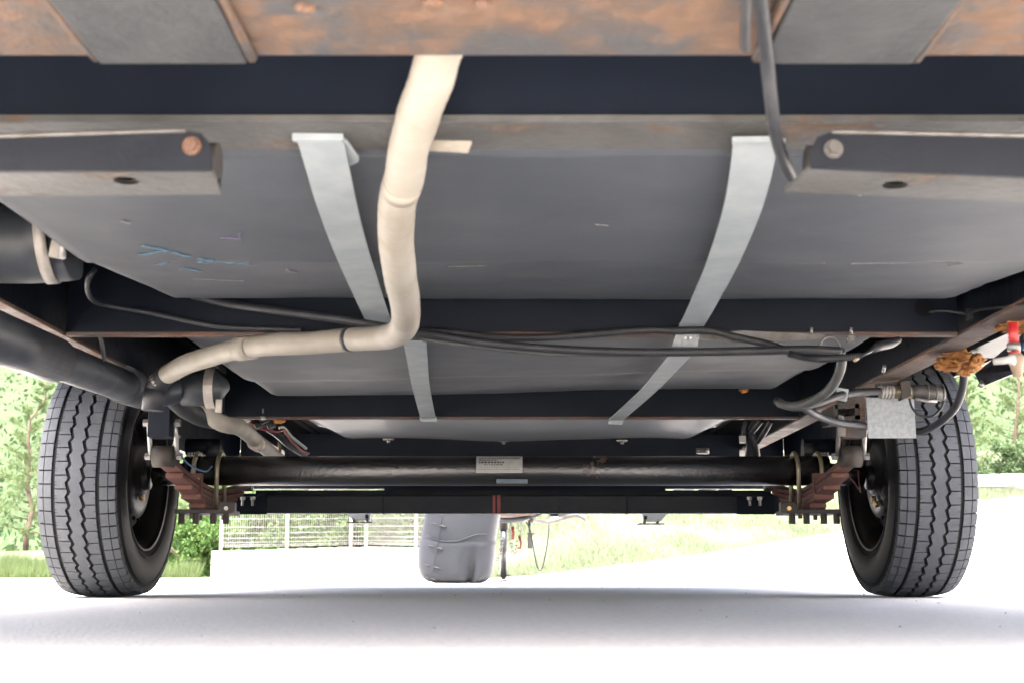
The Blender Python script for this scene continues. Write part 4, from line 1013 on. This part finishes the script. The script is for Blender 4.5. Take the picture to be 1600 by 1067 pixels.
# ---------------------------------------------------------------- vegetation
def leaf_quad(mb, c, size, n=None, aspect=.5):
    d = Vector((random.gauss(0,1), random.gauss(0,1), random.gauss(0,1))).normalized()
    e = d.cross(Vector((random.gauss(0,1), random.gauss(0,1), random.gauss(0,1)))).normalized()
    mb.add([c-d*size*.5, c+e*size*aspect*.5, c+d*size*.5, c-e*size*aspect*.5], [(0,1,2,3)])
def pine_mesh(h, seed, leafsize=.11, tufts=1500, width=1.0, conical=True):
    random.seed(seed); tr = MB(); lf = MB()
    pts = [Vector((0,0,0))]; 
    for k in range(1, 9): pts.append(Vector((random.uniform(-.12,.12)*k*.5, random.uniform(-.12,.12)*k*.5, h*k/8)))
    tr.tube(pts, [.11*(1-k/9)+.015 for k in range(9)], 8)
    nb = 46
    for b in range(nb):
        t = .10+.88*b/nb; a = b*2.399+random.uniform(-.3,.3); k = t*8; i = min(7, int(k)); p = pts[i].lerp(pts[i+1], k-i)
        L_ = h*.30*width*(1-t*.82)*(.6+.6*random.random()); up = .15+.5*t
        d = Vector((math.cos(a), math.sin(a), up)).normalized(); q = [p, p+d*L_*.5+Vector((0,0,-.02)), p+d*L_+Vector((0,0,.1*L_))]
        tr.tube(q, [.028*(1-t)+.008, .014, .004], 4)
        nt_ = int(tufts/nb*(1.25-t*.6))
        for _ in range(nt_):
            s = random.random()**.7; c = q[0].lerp(q[2], .25+.75*s)+Vector((random.gauss(0,.11), random.gauss(0,.11), random.gauss(0,.07)))*L_*.9
            for _2 in range(3): leaf_quad(lf, c+Vector((random.gauss(0,.05), random.gauss(0,.05), random.gauss(0,.04))), leafsize*random.uniform(.7,1.4), aspect=.16)
    return tr, lf
protos = []
for sd_, h in ((1, 6.5), (2, 7.5), (3, 5.0)):
    tr, lf = pine_mesh(h, sd_*11, .095, 7500)
    a = tr.build('trunk', M['bark']); b = lf.build('crown', M['needles']); protos.append((a.data, b.data))
    bpy.data.objects.remove(a); bpy.data.objects.remove(b)
random.seed(5)
spots = []
for k in range(9): spots.append((-8.5-k*2.3+random.uniform(-.6,.6), 34+random.uniform(0,6), .55, 'left'))
for k in range(6): spots.append((-15-k*3.0, 43+random.uniform(0,5), .9, 'leftback'))
for k in range(6): spots.append((-6.5+k*1.6, 37+random.uniform(0,4), .6, 'mid'))
for k in range(10): spots.append((11+k*2.2+random.uniform(-.5,.5), 50+random.uniform(0,5), 2.2, 'right'))
for k in range(7): spots.append((15+k*3, 58+random.uniform(0,4), 3.0, 'rightback'))
ordw = ['nearest', 'second', 'third', 'fourth', 'fifth', 'sixth', 'seventh', 'eighth', 'ninth', 'farthest']
lbls = {'left': 'green pine, %s from the wall end in the front row on the left', 'leftback': 'green pine, %s from the wall end in the back row on the left', 'mid': 'pine behind the mesh fence, %s counting from the left end of the fence', 'right': 'soft green pine on the rise, %s from the grass bank in the front right row', 'rightback': 'pine on the rise, %s from the grass bank in the back right row'}
cnt = {}
grp = {'left': 'pines in the front row on the left', 'leftback': 'pines in the back row on the left', 'mid': 'pines behind the mesh fence', 'right': 'pines on the rise at the right', 'rightback': 'pines in the back row at the right'}
for i, (x, y, z, kd) in enumerate(spots):
    r = empty('pine_tree', (x, y, z-.3)); tm, cm = protos[i % 3]
    for nm, me in (('trunk', tm), ('crown', cm)):
        o = bpy.data.objects.new(nm, me); C.objects.link(o); o.parent = r
    r.rotation_euler = (0, 0, random.uniform(0, 6.28)); s = random.uniform(.85, 1.2); r.scale = (s, s, s)
    cnt[kd] = cnt.get(kd, -1)+1; tag(r, lbls[kd] % ordw[cnt[kd]], 'tree', grp[kd])
# far-off wood on the hill
random.seed(9); fw = MB()
for k in range(26000):
    x = random.uniform(-110, 130); j = random.uniform(0, 11); y = 75+j*12
    z = -2+34*smooth(0, 9, j)+7*noise.noise(Vector((x*.02, y*.02, 1)))+5*smooth(0, 80, x)
    c = Vector((x, y, z+random.uniform(0, 4)))
    for _ in range(4): leaf_quad(fw, c+Vector((random.gauss(0,1.2), random.gauss(0,1.2), random.gauss(0,1.0))), random.uniform(.35, .8), aspect=.5)
tag(fw.build('far_wood', M['needles2']), 'hazy green wood covering the hill in the distance', 'wood', kind='stuff')
# leafy bush between left tyre and wall, and behind the fence
def bush(cx, cy, z, rx, ry, rz, n, size, label, m='leaves', group=None):
    random.seed(int(abs(cx*100))+n); b = MB()
    root = empty('bush', (cx, cy, z)); st = MB()
    for k in range(9):
        a = random.uniform(0, 6.28); q = Vector((math.cos(a)*rx*.6, math.sin(a)*ry*.6, rz*random.uniform(.9,1.6)))
        st.tube([Vector((0,0,0)), q*.5+Vector((0,0,.1)), q], [.02,.012,.004], 5)
    cl = [(Vector((random.gauss(0,.5)*rx, random.gauss(0,.5)*ry, rz*(.2+1.6*random.random()))), random.uniform(.15,.34)) for _ in range(40)]
    for k in range(n):
        c, s = random.choice(cl); d = Vector((random.gauss(0,1), random.gauss(0,1), random.gauss(0,1)))*s*.55
        p = c+d
        if p.z < .02: p.z = abs(p.z)+.02
        leaf_quad(b, p, size*random.uniform(.7,1.3), aspect=.65)
    o = b.build('foliage', M[m]); o.parent = root; o = st.build('stem', M['bark']); o.parent = root
    tag(root, label, 'bush', group)
p = P(300, 860, 31.5); bush(p.x, p.y, -.1, 1.2, .7, .75, 7000, .10, 'leafy bright green bush between the left tyre and the block wall')
p = P(235, 860, 33); bush(p.x, p.y, -.1, 1.2, .7, .8, 5000, .10, 'leafy bush hidden mostly behind the left tyre')
for k, (px, lab_) in enumerate(((372, 'tangled bush behind the left end of the mesh fence'), (412, 'bush just left of the second fence post'), (455, 'bush just behind the second fence post'), (500, 'dark bush behind the middle of the inner fence panel'), (540, 'bush left of the two close corner posts'), (585, 'bright bush right of the two close corner posts'), (625, 'bush behind the fence a little left of the grey cover'), (665, 'bush behind the fence directly behind the grey cover'))):
    p = P(px, 850, 34.3); bush(p.x, p.y, .2, .9, .5, .85, 6500, .10, lab_)
for k, (px, lab_) in enumerate(((1545, 'round pale bush above the boulder, nearest the right tyre'), (1595, 'round pale bush above the boulder at the right edge'))):
    p = P(px, 742, 48); bush(p.x, p.y, p.z-.6, 1.5, 1.0, .9, 6000, .13, lab_, 'needles2')
# grass
random.seed(21)
def blades(name, m, label, region, count, hmin, hmax, wdt):
    b = MB(); k = 0
    while k < count:
        i = random.uniform(0, len(dense)-1.001); i0 = int(i); f = i-i0; e = dense[i0].lerp(dense[i0+1], f)
        if not (region[0] < e.x < region[1]): continue
        t = random.random()**1.3*region[2]; x = e.x*(1+.35*t); y = e.y+16*t
        z = bank_z(0, t, e)
        cl = noise.noise(Vector((x*.6, y*.6, 0)))
        if random.random() > .65+cl: continue
        h = random.uniform(hmin, hmax)*(1+.8*max(0, cl)); ln = Vector((random.gauss(0,.35), random.gauss(0,.35), 1)).normalized()*h
        a = random.uniform(0, 3.14); s = Vector((math.cos(a), math.sin(a), 0))*wdt
        c = Vector((x, y, z-.02)); b.add([c-s, c+s, c+ln], [(0,1,2)]); k += 1
    tag(b.build(name, m), label, 'grass', kind='stuff')
blades('long_grass', M['blades'], 'long grass along the paving edge at the left', (-26, -7.3, .30), 40000, .15, .55, .008)
blades('bank_grass', M['blades2'], 'short dry grass covering the bank beyond the tongue', (-1.5, 16, .75), 90000, .06, .18, .009)
blades('lawn_strip', M['blades2'], 'thin grass strip at the top of the ramp', (13, 34, .4), 20000, .08, .2, .012)

# grit scattered on the paving
random.seed(77); gr = MB()
for k in range(130):
    x = random.uniform(-1.8, 1.8); y = random.uniform(1.0, 5.5); q = random.uniform(.0008, .0026)*(1+.3*y/3)
    a = random.uniform(0, 6.28); v = [Vector((x+q*math.cos(a+t)*random.uniform(.7,1.2), y+q*math.sin(a+t)*random.uniform(.7,1.2), .0)) for t in (0, 1.57, 3.14, 4.71)]
    gr.add(v+[Vector((x, y, q*1.1))], [(0,1,4),(1,2,4),(2,3,4),(3,0,4)])
tag(gr.build('grit', M['concrete']), 'fine pale grit scattered over the paving', 'grit', kind='stuff')
